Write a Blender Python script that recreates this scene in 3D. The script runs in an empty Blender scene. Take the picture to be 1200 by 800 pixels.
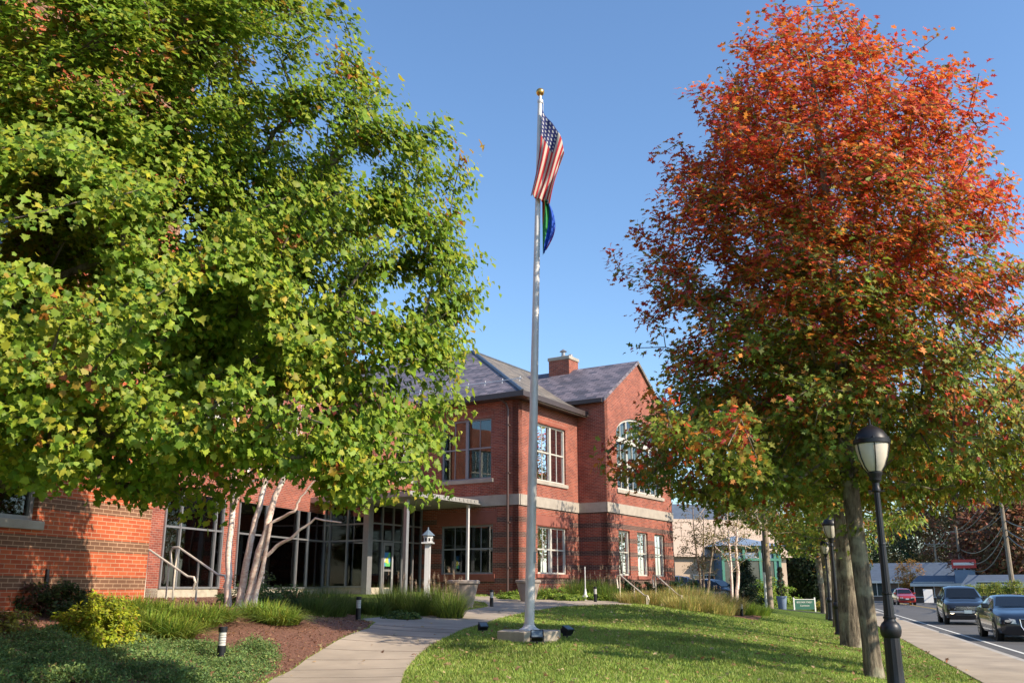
import bpy, math, random
import numpy as np
from mathutils import Vector, geometry
R = math.radians
PI = math.pi
scene = bpy.context.scene
C = scene.collection
# ------------------------------------------------------------------ camera
EYE = 1.6
cam_d = bpy.data.cameras.new('camera'); cam = bpy.data.objects.new('camera', cam_d); C.objects.link(cam)
cam_d.sensor_width = 36.0; cam_d.lens = 32.4; cam_d.clip_start = 0.05; cam_d.clip_end = 3000
PITCH = 15.03
cam.location = (0, 0, EYE); cam.rotation_euler = (R(90 + PITCH), 0, 0)
scene.camera = cam
# ------------------------------------------------------------------ sky and sun
SUN_EL = 35.0
SUN_DIR = Vector((0.86, -0.51, 0)).normalized()          # horizontal direction towards the sun
world = bpy.data.worlds.new('World'); scene.world = world; world.use_nodes = True
wn = world.node_tree.nodes; wl = world.node_tree.links
bg = wn['Background']; sky = wn.new('ShaderNodeTexSky'); sky.sky_type = 'NISHITA'; sky.sun_disc = False
sky.sun_elevation = R(SUN_EL); sky.sun_rotation = math.atan2(SUN_DIR.x, SUN_DIR.y)
sky.air_density = 1.15; sky.dust_density = 0.5; sky.ozone_density = 5.0
hs = wn.new('ShaderNodeHueSaturation'); hs.inputs['Saturation'].default_value = 1.03; wl.new(sky.outputs[0], hs.inputs['Color']); wl.new(hs.outputs[0], bg.inputs[0]); bg.inputs[1].default_value = 0.15
sd = bpy.data.lights.new('sun', 'SUN'); sun = bpy.data.objects.new('sun', sd); C.objects.link(sun)
sd.energy = 5.0; sd.angle = R(0.5); sd.color = (1.0, 0.86, 0.68)
sv = Vector((SUN_DIR.x * math.cos(R(SUN_EL)), SUN_DIR.y * math.cos(R(SUN_EL)), math.sin(R(SUN_EL))))
sun.rotation_euler = sv.to_track_quat('Z', 'Y').to_euler()
scene.view_settings.view_transform = 'Standard'; scene.view_settings.look = 'None'
scene.view_settings.exposure = 0.62; scene.view_settings.gamma = 1.0
scene.view_settings.use_curve_mapping = False
scene.cycles.max_bounces = 6; scene.cycles.transparent_max_bounces = 12
scene.cycles.diffuse_bounces = 3; scene.cycles.glossy_bounces = 3; scene.cycles.transmission_bounces = 4
scene.cycles.sample_clamp_indirect = 4.0
# ------------------------------------------------------------------ measuring helpers
FPX = 1080.0; ST = math.sin(R(PITCH)); CT = math.cos(R(PITCH))
def at(x, y, D):
    """world point seen at photo pixel (x, y) when it stands D metres ahead"""
    up = (400 - y) / FPX; rx = (x - 600) / FPX
    k = D / (CT - up * ST)
    return Vector((rx * k, D, EYE + (ST + up * CT) * k))
rd = Vector((0.2987, 0.9543, 0)); qd = Vector((0.9543, -0.2987, 0))      # along / across the road
def QP(q, p, z=0): v = qd * q + rd * p; return Vector((v.x, v.y, z))
# terrain: thin-plate surface through surveyed points
_c = []
for x, y, D in [(600,800,12),(620,749,17),(400,800,12.2),(258,790,13.6),(420,730,22),(576,712,31),(700,706,34),
                (760,709,33),(880,727,36),(100,748,13.5),(0,738,12.5),(300,735,17),(290,712,19.5),(500,722,25),
                (760,760,16),(850,745,23),(560,745,18)]:
    p = at(x, y, D); _c.append((p.x, p.y, p.z))
_c += [(-6.6,17,1.3),(-8.2,12,1.25),(-9.5,8,1.2),(0,0,.06),(-3,2,.3),(-3.2,7,.42),(-5.6,37,1.4),(-3.5,34,1.3),(0,36,1.22),
       (4,40,1.25),(8.6,47,1.15),(12,52,.9),(-11,29,1.35),(-10,50,1.3),(-25,30,1.4),(-25,60,1.4),(18,75,.85),(-20,0,.9),(-60,60,1.4),(-60,-20,.8),(20,120,.5),(-10,24,1.32)]
for p_ in range(-20, 140, 9): v = QP(0.9, p_); _c.append((v.x, v.y, .11))
for p_ in range(-20, 140, 20): v = QP(2.6, p_); _c.append((v.x, v.y, .13))
_c = np.array(_c, float); _n = len(_c)
def _phi(d): return np.where(d > 1e-9, d * d * np.log(np.maximum(d, 1e-9)), 0)
_A = np.zeros((_n + 3, _n + 3)); _d = np.hypot(_c[:,None,0]-_c[None,:,0], _c[:,None,1]-_c[None,:,1])
_A[:_n,:_n] = _phi(_d) + np.eye(_n) * 3.0
_A[:_n,_n] = 1; _A[:_n,_n+1:] = _c[:,:2]; _A[_n,:_n] = 1; _A[_n+1:,:_n] = _c[:,:2].T
_w = np.linalg.solve(_A, np.r_[_c[:,2], 0, 0, 0])
def gz_arr(X, Y):
    X = np.asarray(X, float); Y = np.asarray(Y, float); sh = X.shape; X = X.ravel(); Y = Y.ravel(); out = np.empty(len(X))
    for i in range(0, len(X), 20000):
        x = X[i:i+20000]; y = Y[i:i+20000]
        d = np.hypot(x[:,None]-_c[None,:,0], y[:,None]-_c[None,:,1])
        z = _phi(d) @ _w[:_n] + _w[_n] + x*_w[_n+1] + y*_w[_n+2]
        q = x*qd.x + y*qd.y
        t = np.clip((q - 0.6) / 1.9, 0, 1); t = t*t*(3-2*t)
        z = np.clip(z, 0.0, 1.6) * (1-t) + .12 * t
        p = x*rd.x + y*rd.y
        far = np.clip((np.hypot(x, y) - 90) / 60, 0, 1)
        z = z*(1-far) + .12*far
        # the raised front terrace ends in a short bank above the lower lawn
        out[i:i+20000] = z
    return out.reshape(sh)
def gz(x, y): return float(gz_arr([x], [y])[0])
def ground(x, y, D0=3, D1=160):
    """where the sight line through a photo pixel meets the ground"""
    D = D0
    while D < D1:
        p = at(x, y, D)
        if p.z <= gz(p.x, p.y): return Vector((p.x, p.y, gz(p.x, p.y)))
        D += .15
    return at(x, y, D1)
def onG(x, D, yy=700):
    p = at(x, yy, D); p.z = gz(p.x, p.y); return p
# ------------------------------------------------------------------ mesh builder
IDF = (Vector((0,0,0)), Vector((1,0,0)), Vector((0,1,0)))
class MB:
    def __init__(s, fr=None, org=None):
        s.v = []; s.f = []; s.fr = fr or IDF; s.org = Vector(org) if org is not None else Vector((0,0,0)); s.mi = []; s.m = 0
    def P(s, a, b, c):
        O, ua, nb = s.fr; p = O + ua*a + nb*b; return (p.x - s.org.x, p.y - s.org.y, p.z + c - s.org.z)
    def face(s, idx): s.f.append(tuple(idx)); s.mi.append(s.m)
    def poly(s, pts):
        n = len(s.v); s.v += [s.P(*p) for p in pts]; s.face(range(n, n+len(pts)))
    def box(s, a0, a1, b0, b1, c0, c1):
        n = len(s.v)
        for c in (c0, c1):
            for a, b in ((a0,b0),(a1,b0),(a1,b1),(a0,b1)): s.v.append(s.P(a,b,c))
        for q in ((0,3,2,1),(4,5,6,7),(0,1,5,4),(1,2,6,5),(2,3,7,6),(3,0,4,7)): s.face([n+i for i in q])
    def prism(s, poly, h0, h1):                     # polygon in a,b extruded in c
        n = len(s.v); k = len(poly)
        s.v += [s.P(a,b,h0) for a,b in poly] + [s.P(a,b,h1) for a,b in poly]
        s.face(range(n+k-1, n-1, -1)); s.face(range(n+k, n+2*k))
        for i in range(k): j = (i+1) % k; s.face((n+i, n+j, n+k+j, n+k+i))
    def slab(s, pts, th):                           # world-ish polygon thickened downwards
        n = len(s.v); k = len(pts)
        s.v += [s.P(*p) for p in pts] + [s.P(p[0],p[1],p[2]-th) for p in pts]
        s.face(range(n, n+k)); s.face(range(n+2*k-1, n+k-1, -1))
        for i in range(k): j = (i+1) % k; s.face((n+i, n+k+i, n+k+j, n+j))
    def tube(s, pts, rs, n=6, caps=True):
        pts = [Vector(s.P(*p)) for p in pts]
        if not hasattr(rs, '__len__'): rs = [rs]*len(pts)
        base = len(s.v); last = None
        for i, p in enumerate(pts):
            t = (pts[min(i+1,len(pts)-1)] - pts[max(i-1,0)])
            if t.length < 1e-9: t = Vector((0,0,1))
            t.normalize()
            if last is None: x = t.orthogonal().normalized()
            else: x = (last - t*last.dot(t)); x = x.normalized() if x.length > 1e-6 else t.orthogonal().normalized()
            last = x; y = t.cross(x)
            for k in range(n):
                a = 2*PI*k/n; q = p + (x*math.cos(a) + y*math.sin(a))*rs[i]; s.v.append(tuple(q))
        for i in range(len(pts)-1):
            for k in range(n):
                k2 = (k+1) % n; s.face((base+i*n+k, base+i*n+k2, base+(i+1)*n+k2, base+(i+1)*n+k))
        if caps:
            s.face([base+k for k in range(n-1,-1,-1)]); s.face([base+(len(pts)-1)*n+k for k in range(n)])
    def lathe(s, prof, c=(0,0,0), n=20, flute=0):
        base = len(s.v)
        for r, z in prof:
            for k in range(n):
                a = 2*PI*k/n; rr = r*(1 - flute*(k % 2)); s.v.append(s.P(c[0]+rr*math.cos(a), c[1]+rr*math.sin(a), c[2]+z))
        for i in range(len(prof)-1):
            for k in range(n):
                k2 = (k+1) % n; s.face((base+i*n+k, base+i*n+k2, base+(i+1)*n+k2, base+(i+1)*n+k))
        s.face([base+k for k in range(n-1,-1,-1)]); s.face([base+(len(prof)-1)*n+k for k in range(n)])
    def build(s, name, mat, parent=None, bevel=0, smooth=35, label=None):
        me = bpy.data.meshes.new(name); me.from_pydata(s.v, [], s.f); me.update()
        for m in (mat if isinstance(mat, (list, tuple)) else [mat]): me.materials.append(m)
        if any(s.mi): me.polygons.foreach_set('material_index', s.mi)
        uv_box(me)
        if smooth:
            me.polygons.foreach_set('use_smooth', [True]*len(me.polygons)); me.set_sharp_from_angle(angle=R(smooth))
        o = bpy.data.objects.new(name, me); C.objects.link(o)
        if parent is not None: o.parent = parent
        elif s.org.length: o.location = s.org
        if bevel:
            b = o.modifiers.new('bevel', 'BEVEL'); b.width = bevel; b.segments = 2; b.limit_method = 'ANGLE'; b.angle_limit = R(40)
        if label: o['label'] = label
        return o
def uv_box(me):
    uvl = me.uv_layers.new(name='UVMap'); n = len(me.loops)
    co = np.empty(len(me.vertices)*3); me.vertices.foreach_get('co', co); co = co.reshape(-1,3)
    li = np.empty(n, int); me.loops.foreach_get('vertex_index', li)
    no = np.empty(len(me.polygons)*3); me.polygons.foreach_get('normal', no); no = no.reshape(-1,3)
    tot = np.empty(len(me.polygons), int); me.polygons.foreach_get('loop_total', tot)
    nl = np.repeat(no, tot, axis=0); p = co[li]
    h = np.hypot(nl[:,0], nl[:,1]); hh = np.maximum(h, 1e-6)
    tx = -nl[:,1]/hh; ty = nl[:,0]/hh
    u = p[:,0]*tx + p[:,1]*ty; v = p[:,2]/np.maximum(h, .3)
    flat = h < .25
    u = np.where(flat, p[:,0], u); v = np.where(flat, p[:,1], v)
    uvl.data.foreach_set('uv', np.c_[u, v].astype('f').ravel())
def thing(name, label, cat, loc=(0,0,0), rz=0, group=None):
    o = bpy.data.objects.new(name, None); C.objects.link(o); o.location = loc; o.rotation_euler = (0,0,rz); o.empty_display_size = .2
    o['label'] = label; o['category'] = cat
    if group: o['group'] = group
    return o
def tag(o, label, cat, group=None):
    o['label'] = label; o['category'] = cat
    if group: o['group'] = group
    return o
def kind(o, k): o['kind'] = k; return o
def dup(root, loc, rz=0, label=None, scale=None):
    def rec(o, par):
        c = o.copy(); C.objects.link(c)
        if par is not None: c.parent = par
        for ch in list(o.children): rec(ch, c)
        return c
    r = rec(root, None); r.location = loc; r.rotation_euler = (0,0,rz)
    if label: r['label'] = label
    if scale: r.scale = (scale,)*3
    return r
# ------------------------------------------------------------------ materials
def nt(name):
    m = bpy.data.materials.new(name); m.use_nodes = True; return m, m.node_tree.nodes, m.node_tree.links, m.node_tree.nodes['Principled BSDF']
def rgb(c): return (c[0], c[1], c[2], 1)
def pm(name, col, rough=.6, metal=0, var=.15, scale=6, bump=.0, bscale=40, spec=.5, coat=0, col2=None):
    m, n, l, b = nt(name)
    b.inputs['Roughness'].default_value = rough; b.inputs['Metallic'].default_value = metal
    b.inputs['Specular IOR Level'].default_value = spec; b.inputs['Coat Weight'].default_value = coat; b.inputs['Coat Roughness'].default_value = .05
    tc = n.new('ShaderNodeTexCoord'); no = n.new('ShaderNodeTexNoise'); no.inputs['Scale'].default_value = scale; no.inputs['Detail'].default_value = 6
    no.inputs['Roughness'].default_value = .6
    l.new(tc.outputs['Object'], no.inputs['Vector'])
    cr = n.new('ShaderNodeValToRGB'); cr.color_ramp.elements[0].position = .3; cr.color_ramp.elements[1].position = .7
    c2 = col2 or [min(1, c*(1+var)) for c in col]
    cr.color_ramp.elements[0].color = rgb([c*(1-var) for c in col]); cr.color_ramp.elements[1].color = rgb(c2)
    l.new(no.outputs['Fac'], cr.inputs[0]); l.new(cr.outputs[0], b.inputs['Base Color'])
    if bump:
        n2 = n.new('ShaderNodeTexNoise'); n2.inputs['Scale'].default_value = bscale; n2.inputs['Detail'].default_value = 4
        l.new(tc.outputs['Object'], n2.inputs['Vector'])
        bp = n.new('ShaderNodeBump'); bp.inputs['Strength'].default_value = bump; bp.inputs['Distance'].default_value = .02
        l.new(n2.outputs['Fac'], bp.inputs['Height']); l.new(bp.outputs[0], b.inputs['Normal'])
    return m
def mth(n, l, op, a, b=None, c=None):
    x = n.new('ShaderNodeMath'); x.operation = op
    for i, s in enumerate((a, b, c)):
        if s is None: continue
        if isinstance(s, (int, float)): x.inputs[i].default_value = s
        else: l.new(s, x.inputs[i])
    return x.outputs[0]
def mixc(n, l, f, a, b):
    x = n.new('ShaderNodeMix'); x.data_type = 'RGBA'
    if isinstance(f, (int, float)): x.inputs[0].default_value = f
    else: l.new(f, x.inputs[0])
    for i, s in ((6, a), (7, b)):
        if isinstance(s, (tuple, list)): x.inputs[i].default_value = rgb(s)
        else: l.new(s, x.inputs[i])
    return x.outputs[2]
def brick_mat(name, c1, c2, mortar, band=None, bw=.213, rh=.0677, ms=.006, offset=.5, rough=.85, off=0.0):
    m, n, l, b = nt(name); b.inputs['Roughness'].default_value = rough; b.inputs['Specular IOR Level'].default_value = .25
    uv = n.new('ShaderNodeUVMap'); uv.uv_map = 'UVMap'
    bt = n.new('ShaderNodeTexBrick'); bt.inputs['Scale'].default_value = 1; bt.inputs['Brick Width'].default_value = bw
    bt.inputs['Row Height'].default_value = rh; bt.inputs['Mortar Size'].default_value = ms; bt.inputs['Mortar Smooth'].default_value = .1
    bt.inputs['Bias'].default_value = 0; bt.offset = offset
    bt.inputs['Color1'].default_value = rgb(c1); bt.inputs['Color2'].default_value = rgb(c2); bt.inputs['Mortar'].default_value = rgb(mortar)
    l.new(uv.outputs[0], bt.inputs['Vector'])
    col = bt.outputs['Color']
    if band:
        sp = n.new('ShaderNodeSeparateXYZ'); l.new(uv.outputs[0], sp.inputs[0])
        fr = mth(n, l, 'FRACT', mth(n, l, 'DIVIDE', mth(n, l, 'ADD', sp.outputs[1], off*rh), rh*9))
        mk = mth(n, l, 'LESS_THAN', fr, 1/3)
        mk2 = mth(n, l, 'MULTIPLY', mk, mth(n, l, 'SUBTRACT', 1.0, bt.outputs['Fac']))
        col = mixc(n, l, mth(n, l, 'MULTIPLY', mk2, .85), col, band)
    no = n.new('ShaderNodeTexNoise'); no.inputs['Scale'].default_value = 1.3; no.inputs['Detail'].default_value = 5
    l.new(uv.outputs[0], no.inputs['Vector'])
    f = mth(n, l, 'MULTIPLY_ADD', no.outputs['Fac'], .95, .48)
    mul = n.new('ShaderNodeVectorMath'); mul.operation = 'SCALE'; l.new(col, mul.inputs[0]); l.new(f, mul.inputs['Scale'])
    l.new(mul.outputs[0], b.inputs['Base Color'])
    bp = n.new('ShaderNodeBump'); bp.inputs['Strength'].default_value = .5; bp.inputs['Distance'].default_value = .002
    l.new(mth(n, l, 'SUBTRACT', 1.0, bt.outputs['Fac']), bp.inputs['Height']); l.new(bp.outputs[0], b.inputs['Normal'])
    return m
def glass_mat(name, tint=(.55,.6,.6), refl=1.45, dark=.0):
    m, n, l, b = nt(name); n.remove(b); out = n['Material Output']
    tr = n.new('ShaderNodeBsdfTransparent'); tr.inputs[0].default_value = rgb(tint)
    gl = n.new('ShaderNodeBsdfGlossy'); gl.inputs['Roughness'].default_value = .02; gl.inputs[0].default_value = rgb((.95,.97,1))
    fr = n.new('ShaderNodeFresnel'); fr.inputs[0].default_value = refl
    no = n.new('ShaderNodeTexNoise'); no.inputs['Scale'].default_value = .6; tc = n.new('ShaderNodeTexCoord'); l.new(tc.outputs['Object'], no.inputs['Vector'])
    bp = n.new('ShaderNodeBump'); bp.inputs['Strength'].default_value = .12; bp.inputs['Distance'].default_value = .05
    l.new(no.outputs['Fac'], bp.inputs['Height']); l.new(bp.outputs[0], gl.inputs['Normal'])
    mx = n.new('ShaderNodeMixShader'); l.new(mth(n, l, 'ADD', mth(n, l, 'MULTIPLY', fr.outputs[0], 1.6), .03), mx.inputs[0])
    l.new(tr.outputs[0], mx.inputs[1]); l.new(gl.outputs[0], mx.inputs[2]); l.new(mx.outputs[0], out.inputs[0])
    return m
def leaf_mat(name, transl=.35, rough=.5, mult=1.0):
    m, n, l, b = nt(name); out = n['Material Output']
    at_ = n.new('ShaderNodeAttribute'); at_.attribute_name = 'col'
    b.inputs['Roughness'].default_value = rough; b.inputs['Specular IOR Level'].default_value = .3
    l.new(at_.outputs['Color'], b.inputs['Base Color'])
    t = n.new('ShaderNodeBsdfTranslucent'); l.new(at_.outputs['Color'], t.inputs[0])
    mx = n.new('ShaderNodeMixShader'); mx.inputs[0].default_value = transl
    l.new(b.outputs[0], mx.inputs[1]); l.new(t.outputs[0], mx.inputs[2]); l.new(mx.outputs[0], out.inputs[0])
    return m
def bark_mat(name, c1, c2, c3=None, scale=6, stretch=.25, bump=.8):
    m, n, l, b = nt(name); b.inputs['Roughness'].default_value = .9; b.inputs['Specular IOR Level'].default_value = .15
    tc = n.new('ShaderNodeTexCoord'); mp = n.new('ShaderNodeMapping'); mp.inputs['Scale'].default_value = (1,1,stretch)
    l.new(tc.outputs['Object'], mp.inputs[0])
    no = n.new('ShaderNodeTexNoise'); no.inputs['Scale'].default_value = scale*4; no.inputs['Detail'].default_value = 8; no.inputs['Roughness'].default_value = .7
    l.new(mp.outputs[0], no.inputs['Vector'])
    cr = n.new('ShaderNodeValToRGB'); e = cr.color_ramp.elements; e[0].position = .35; e[1].position = .62; e[0].color = rgb(c1); e[1].color = rgb(c2)
    l.new(no.outputs['Fac'], cr.inputs[0]); col = cr.outputs[0]
    if c3:
        n3 = n.new('ShaderNodeTexNoise'); n3.inputs['Scale'].default_value = 2.5; n3.inputs['Detail'].default_value = 6; l.new(tc.outputs['Object'], n3.inputs['Vector'])
        c = n.new('ShaderNodeValToRGB'); c.color_ramp.elements[0].position = .52; c.color_ramp.elements[1].position = .62
        l.new(n3.outputs['Fac'], c.inputs[0]); col = mixc(n, l, mth(n, l, 'MULTIPLY', c.outputs[0], .7), col, c3)
    l.new(col, b.inputs['Base Color'])
    bp = n.new('ShaderNodeBump'); bp.inputs['Strength'].default_value = bump; bp.inputs['Distance'].default_value = .03
    l.new(no.outputs['Fac'], bp.inputs['Height']); l.new(bp.outputs[0], b.inputs['Normal'])
    return m
M = {}
M['brick'] = brick_mat('red_brick', (.34,.085,.05), (.20,.048,.034), (.34,.25,.2))
M['brick_band'] = brick_mat('banded_red_brick', (.34,.085,.05), (.20,.048,.034), (.32,.24,.19), band=(.065,.045,.042))
M['brick_near'] = brick_mat('banded_red_brick_wing', (.50,.115,.045), (.36,.07,.03), (.44,.28,.18), band=(.13,.085,.055), off=3.5)
M['soldier'] = brick_mat('soldier_course_brick', (.30,.07,.04), (.24,.05,.03), (.34,.25,.2), bw=.0677, rh=.213, offset=0)
M['stone'] = pm('limestone', (.36,.32,.27), .85, var=.14, scale=3, bump=.15, bscale=30)
M['redstone'] = pm('red_sandstone', (.26,.085,.06), .85, var=.12, scale=3)
M['slate'] = brick_mat('slate_roof', (.24,.205,.235), (.085,.085,.11), (.04,.04,.045), bw=.42, rh=.24, ms=.014, rough=.6)
M['slate2'] = brick_mat('slate_roof_warm', (.25,.21,.165), (.12,.11,.095), (.05,.045,.04), bw=.42, rh=.24, ms=.014, rough=.6)
M['copper'] = pm('lead_flashing', (.16,.17,.18), .4, .6, var=.2)
M['gutter'] = pm('dark_gutter', (.055,.04,.038), .5, var=.1)
M['spout'] = pm('downspout_brown', (.10,.065,.06), .35, .3, var=.1)
M['white_frame'] = pm('white_window_frame', (.50,.48,.43), .5, var=.05)
M['grey_frame'] = pm('grey_window_frame', (.24,.26,.28), .45, var=.08)
M['alu'] = pm('grey_aluminium', (.30,.30,.31), .38, .5, var=.1)
M['glass'] = glass_mat('window_glass', (.5,.55,.52))
M['glass_hall'] = glass_mat('hall_glass', (.42,.47,.45), 1.5)
M['blind'] = pm('pale_blind', (.28,.30,.25), .9, var=.15, scale=4)
M['inside'] = pm('interior_wall', (.20,.165,.13), .9, var=.3, scale=1.5)
M['floor_in'] = pm('interior_floor', (.08,.075,.07), .6)
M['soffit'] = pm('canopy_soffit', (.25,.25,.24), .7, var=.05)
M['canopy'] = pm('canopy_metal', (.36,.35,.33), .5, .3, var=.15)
M['white_metal'] = pm('white_paint', (.62,.62,.62), .35, .1, var=.06, scale=8)
M['pole'] = pm('brushed_pole', (.62,.61,.60), .45, .08, var=.1, scale=5)
M['gold'] = pm('gilded_ball', (.65,.38,.10), .28, .9, var=.1)
M['concrete'] = pm('concrete_walk', (.34,.285,.22), .9, var=.24, scale=.9, bump=.15, bscale=60)
M['conc_block'] = pm('cast_concrete', (.42,.36,.28), .9, var=.2, scale=5, bump=.2, bscale=30)
M['asphalt'] = pm('asphalt', (.085,.083,.082), .85, var=.22, scale=.8, bump=.3, bscale=90)
M['paint'] = pm('road_paint', (.62,.62,.58), .7, var=.15, scale=9)
M['ypaint'] = pm('yellow_road_paint', (.55,.36,.05), .7, var=.15, scale=9)
M['kerb'] = pm('granite_kerb', (.36,.34,.31), .85, var=.18, scale=5)
M['black'] = pm('black_lamp_metal', (.014,.015,.019), .42, .3, var=.2, spec=.5)
M['rubber'] = pm('rubber', (.015,.015,.015), .8)
M['frost'] = pm('frosted_glass', (.62,.56,.46), .35, var=.12, scale=4)
M['frost2'] = pm('bollard_lens', (.55,.55,.52), .4, var=.06)
M['planter'] = pm('stone_planter', (.30,.25,.215), .85, var=.15, scale=4, bump=.1)
M['rail'] = pm('handrail_metal', (.66,.58,.46), .4, .0, var=.1)
M['bark'] = bark_mat('oak_bark', (.045,.036,.028), (.26,.215,.155), (.36,.34,.24), scale=4, stretch=.16, bump=1.0)
M['bark2'] = bark_mat('maple_bark', (.05,.04,.032), (.20,.16,.12), (.24,.21,.15))
M['birchbark'] = bark_mat('birch_bark', (.60,.40,.32), (.84,.72,.64), (.88,.82,.76), scale=3, stretch=2.2, bump=.35)
M['poleWood'] = bark_mat('weathered_pole', (.16,.12,.09), (.34,.28,.22), None, scale=4, stretch=.1, bump=.3)
M['leaf'] = leaf_mat('leaf', .45)
M['leafdry'] = leaf_mat('autumn_leaf', .42, .55)
M['blade'] = leaf_mat('grass_blade', .3, .55)
M['mulch'] = pm('bark_mulch', (.17,.078,.048), .95, var=.45, scale=22, bump=1.0, bscale=45)
# ------------------------------------------------------------------ the ground
def lawn_material():
    m, n, l, b = nt('lawn_grass'); b.inputs['Roughness'].default_value = .9; b.inputs['Specular IOR Level'].default_value = .1
    tc = n.new('ShaderNodeTexCoord')
    def noise(s, d=5, r=.6):
        x = n.new('ShaderNodeTexNoise'); x.inputs['Scale'].default_value = s; x.inputs['Detail'].default_value = d; x.inputs['Roughness'].default_value = r
        l.new(tc.outputs['Object'], x.inputs['Vector']); return x.outputs['Fac']
    def ramp(f, stops):
        c = n.new('ShaderNodeValToRGB'); e = c.color_ramp.elements
        while len(e) < len(stops): e.new(.5)
        for i, (p, col) in enumerate(stops): e[i].position = p; e[i].color = rgb(col)
        l.new(f, c.inputs[0]); return c.outputs[0]
    a = ramp(noise(.45), [(.3,(.08,.13,.025)),(.52,(.13,.20,.038)),(.72,(.20,.24,.06))])
    c = ramp(noise(28, 3), [(.3,(.5,.5,.5)),(.7,(1.25,1.25,1.1))])
    mx = n.new('ShaderNodeMix'); mx.data_type = 'RGBA'; mx.blend_type = 'MULTIPLY'; mx.inputs[0].default_value = 1
    l.new(a, mx.inputs[6]); l.new(c, mx.inputs[7]); l.new(mx.outputs[2], b.inputs['Base Color'])
    bp = n.new('ShaderNodeBump'); bp.inputs['Strength'].default_value = 1; bp.inputs['Distance'].default_value = .05
    l.new(noise(60, 3), bp.inputs['Height']); l.new(bp.outputs[0], b.inputs['Normal'])
    return m
M['lawn'] = lawn_material()
def rng(a, b, s): return list(np.arange(a, b, s))
QC, QF = 4.15, 17.2                      # near and far kerb of the road
qs = rng(-600,-120,60)+rng(-120,-30,8)+rng(-30,-15,1.2)+rng(-15,2.6,.4)+[2.6,3.4,QC,QC+.03,QF-.03,QF]+rng(18,40,3)+rng(40,200,20)+rng(200,1400,150)
ps = rng(-200,-20,15)+rng(-20,70,.6)+rng(70,140,5)+rng(140,400,40)+rng(400,2400,250)
Q, Pp = np.meshgrid(qs, ps); X = Q*qd.x + Pp*rd.x; Y = Q*qd.y + Pp*rd.y
Z = gz_arr(X, Y); Z = np.where(Q > QC+.001, np.where(Q < QF-.001, -.3, .12), Z)
nq, npp = len(qs), len(ps)
me = bpy.data.meshes.new('ground')
fs = [(j*nq+i, j*nq+i+1, (j+1)*nq+i+1, (j+1)*nq+i) for j in range(npp-1) for i in range(nq-1)]
me.from_pydata(np.c_[X.ravel(), Y.ravel(), Z.ravel()].tolist(), [], fs); me.materials.append(M['lawn'])
me.polygons.foreach_set('use_smooth', [True]*len(me.polygons)); me.set_sharp_from_angle(angle=R(50))
g = bpy.data.objects.new('ground', me); C.objects.link(g); kind(g, 'structure')
def inside(px, py, poly):
    c = np.zeros(len(px), bool); k = len(poly)
    for i in range(k):
        x1, y1 = poly[i]; x2, y2 = poly[(i+1) % k]
        if y1 == y2: continue
        c ^= ((y1 > py) != (y2 > py)) & (px < (x2-x1)*(py-y1)/(y2-y1)+x1)
    return c
def densify(poly, s):
    out = []
    for i in range(len(poly)):
        a = Vector(poly[i]); b = Vector(poly[(i+1) % len(poly)]); k = max(1, int((b-a).length/s))
        out += [tuple(a + (b-a)*t/k) for t in range(k)]
    return out
def smooth_poly(poly, it=2):
    for _ in range(it):
        o = []
        for i in range(len(poly)):
            a = Vector(poly[i]); b = Vector(poly[(i+1) % len(poly)]); o += [tuple(a*.75+b*.25), tuple(a*.25+b*.75)]
        poly = o
    return poly
def sheet(name, poly, cell, dz, mat, structure=True, skirt=.06):
    poly = densify([tuple(p[:2]) for p in poly], cell); a = np.array(poly)
    gx, gy = np.meshgrid(np.arange(a[:,0].min(), a[:,0].max(), cell), np.arange(a[:,1].min(), a[:,1].max(), cell))
    gx = gx.ravel(); gy = gy.ravel(); k = inside(gx, gy, poly); gx = gx[k]; gy = gy[k]
    d = np.min(np.hypot(gx[:,None]-a[None,:,0], gy[:,None]-a[None,:,1]), axis=1) if len(gx)*len(a) < 4e7 else np.ones(len(gx))*9
    gx = gx[d > cell*.45]; gy = gy[d > cell*.45]
    pts = [Vector(p) for p in poly] + [Vector((x, y)) for x, y in zip(gx, gy)]; n = len(poly)
    v, e, f, *_ = geometry.delaunay_2d_cdt(pts, [(i, (i+1) % n) for i in range(n)], [], 1, 1e-5)
    va = np.array([tuple(p) for p in v]); z = gz_arr(va[:,0], va[:,1]) + dz
    V = np.c_[va, z].tolist(); F = [tuple(t) for t in f]
    m0 = len(V); V += [(p[0], p[1], zz-skirt) for p, zz in zip(va[:n], z[:n])]        # a real edge
    F += [(i, (i+1) % n, m0+(i+1) % n, m0+i) for i in range(n)]
    me = bpy.data.meshes.new(name); me.from_pydata(V, [], F); me.update(); me.materials.append(mat)
    uv_box(me)
    o = bpy.data.objects.new(name, me); C.objects.link(o)
    if structure: kind(o, 'structure')
    return o
# road, kerbs, sidewalk, markings
def strip(name, q0, q1, p0, p1, z0, z1, mat, k='structure', parent=None):
    mb = MB((Vector((0,0,0)), qd, rd)); mb.box(q0, q1, p0, p1, z0, z1); o = mb.build(name, mat, parent, smooth=0)
    if parent is None: kind(o, k)
    return o
strip('road', QC+.15, QF-.15, -150, 900, -.3, 0, M['asphalt'])
strip('kerb', QC, QC+.15, -150, 900, -.3, .135, M['kerb']); strip('kerb', QF-.15, QF, -150, 900, -.3, .135, M['kerb'])
mb = MB((Vector((0,0,0)), qd, rd)); p_ = -20
while p_ < 330: mb.box(2.55, QC-.003, p_, p_+1.49, .0, .14); p_ += 1.5
kind(mb.build('sidewalk', M['concrete'], smooth=0, bevel=.01), 'structure')
mb = MB((Vector((0,0,0)), qd, rd)); mb.box(5.05, 5.16, -100, 400, .004, .008); mb.box(14.6, 14.71, -100, 400, .004, .008); kind(mb.build('edge_line', M['paint'], smooth=0), 'structure')
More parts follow.
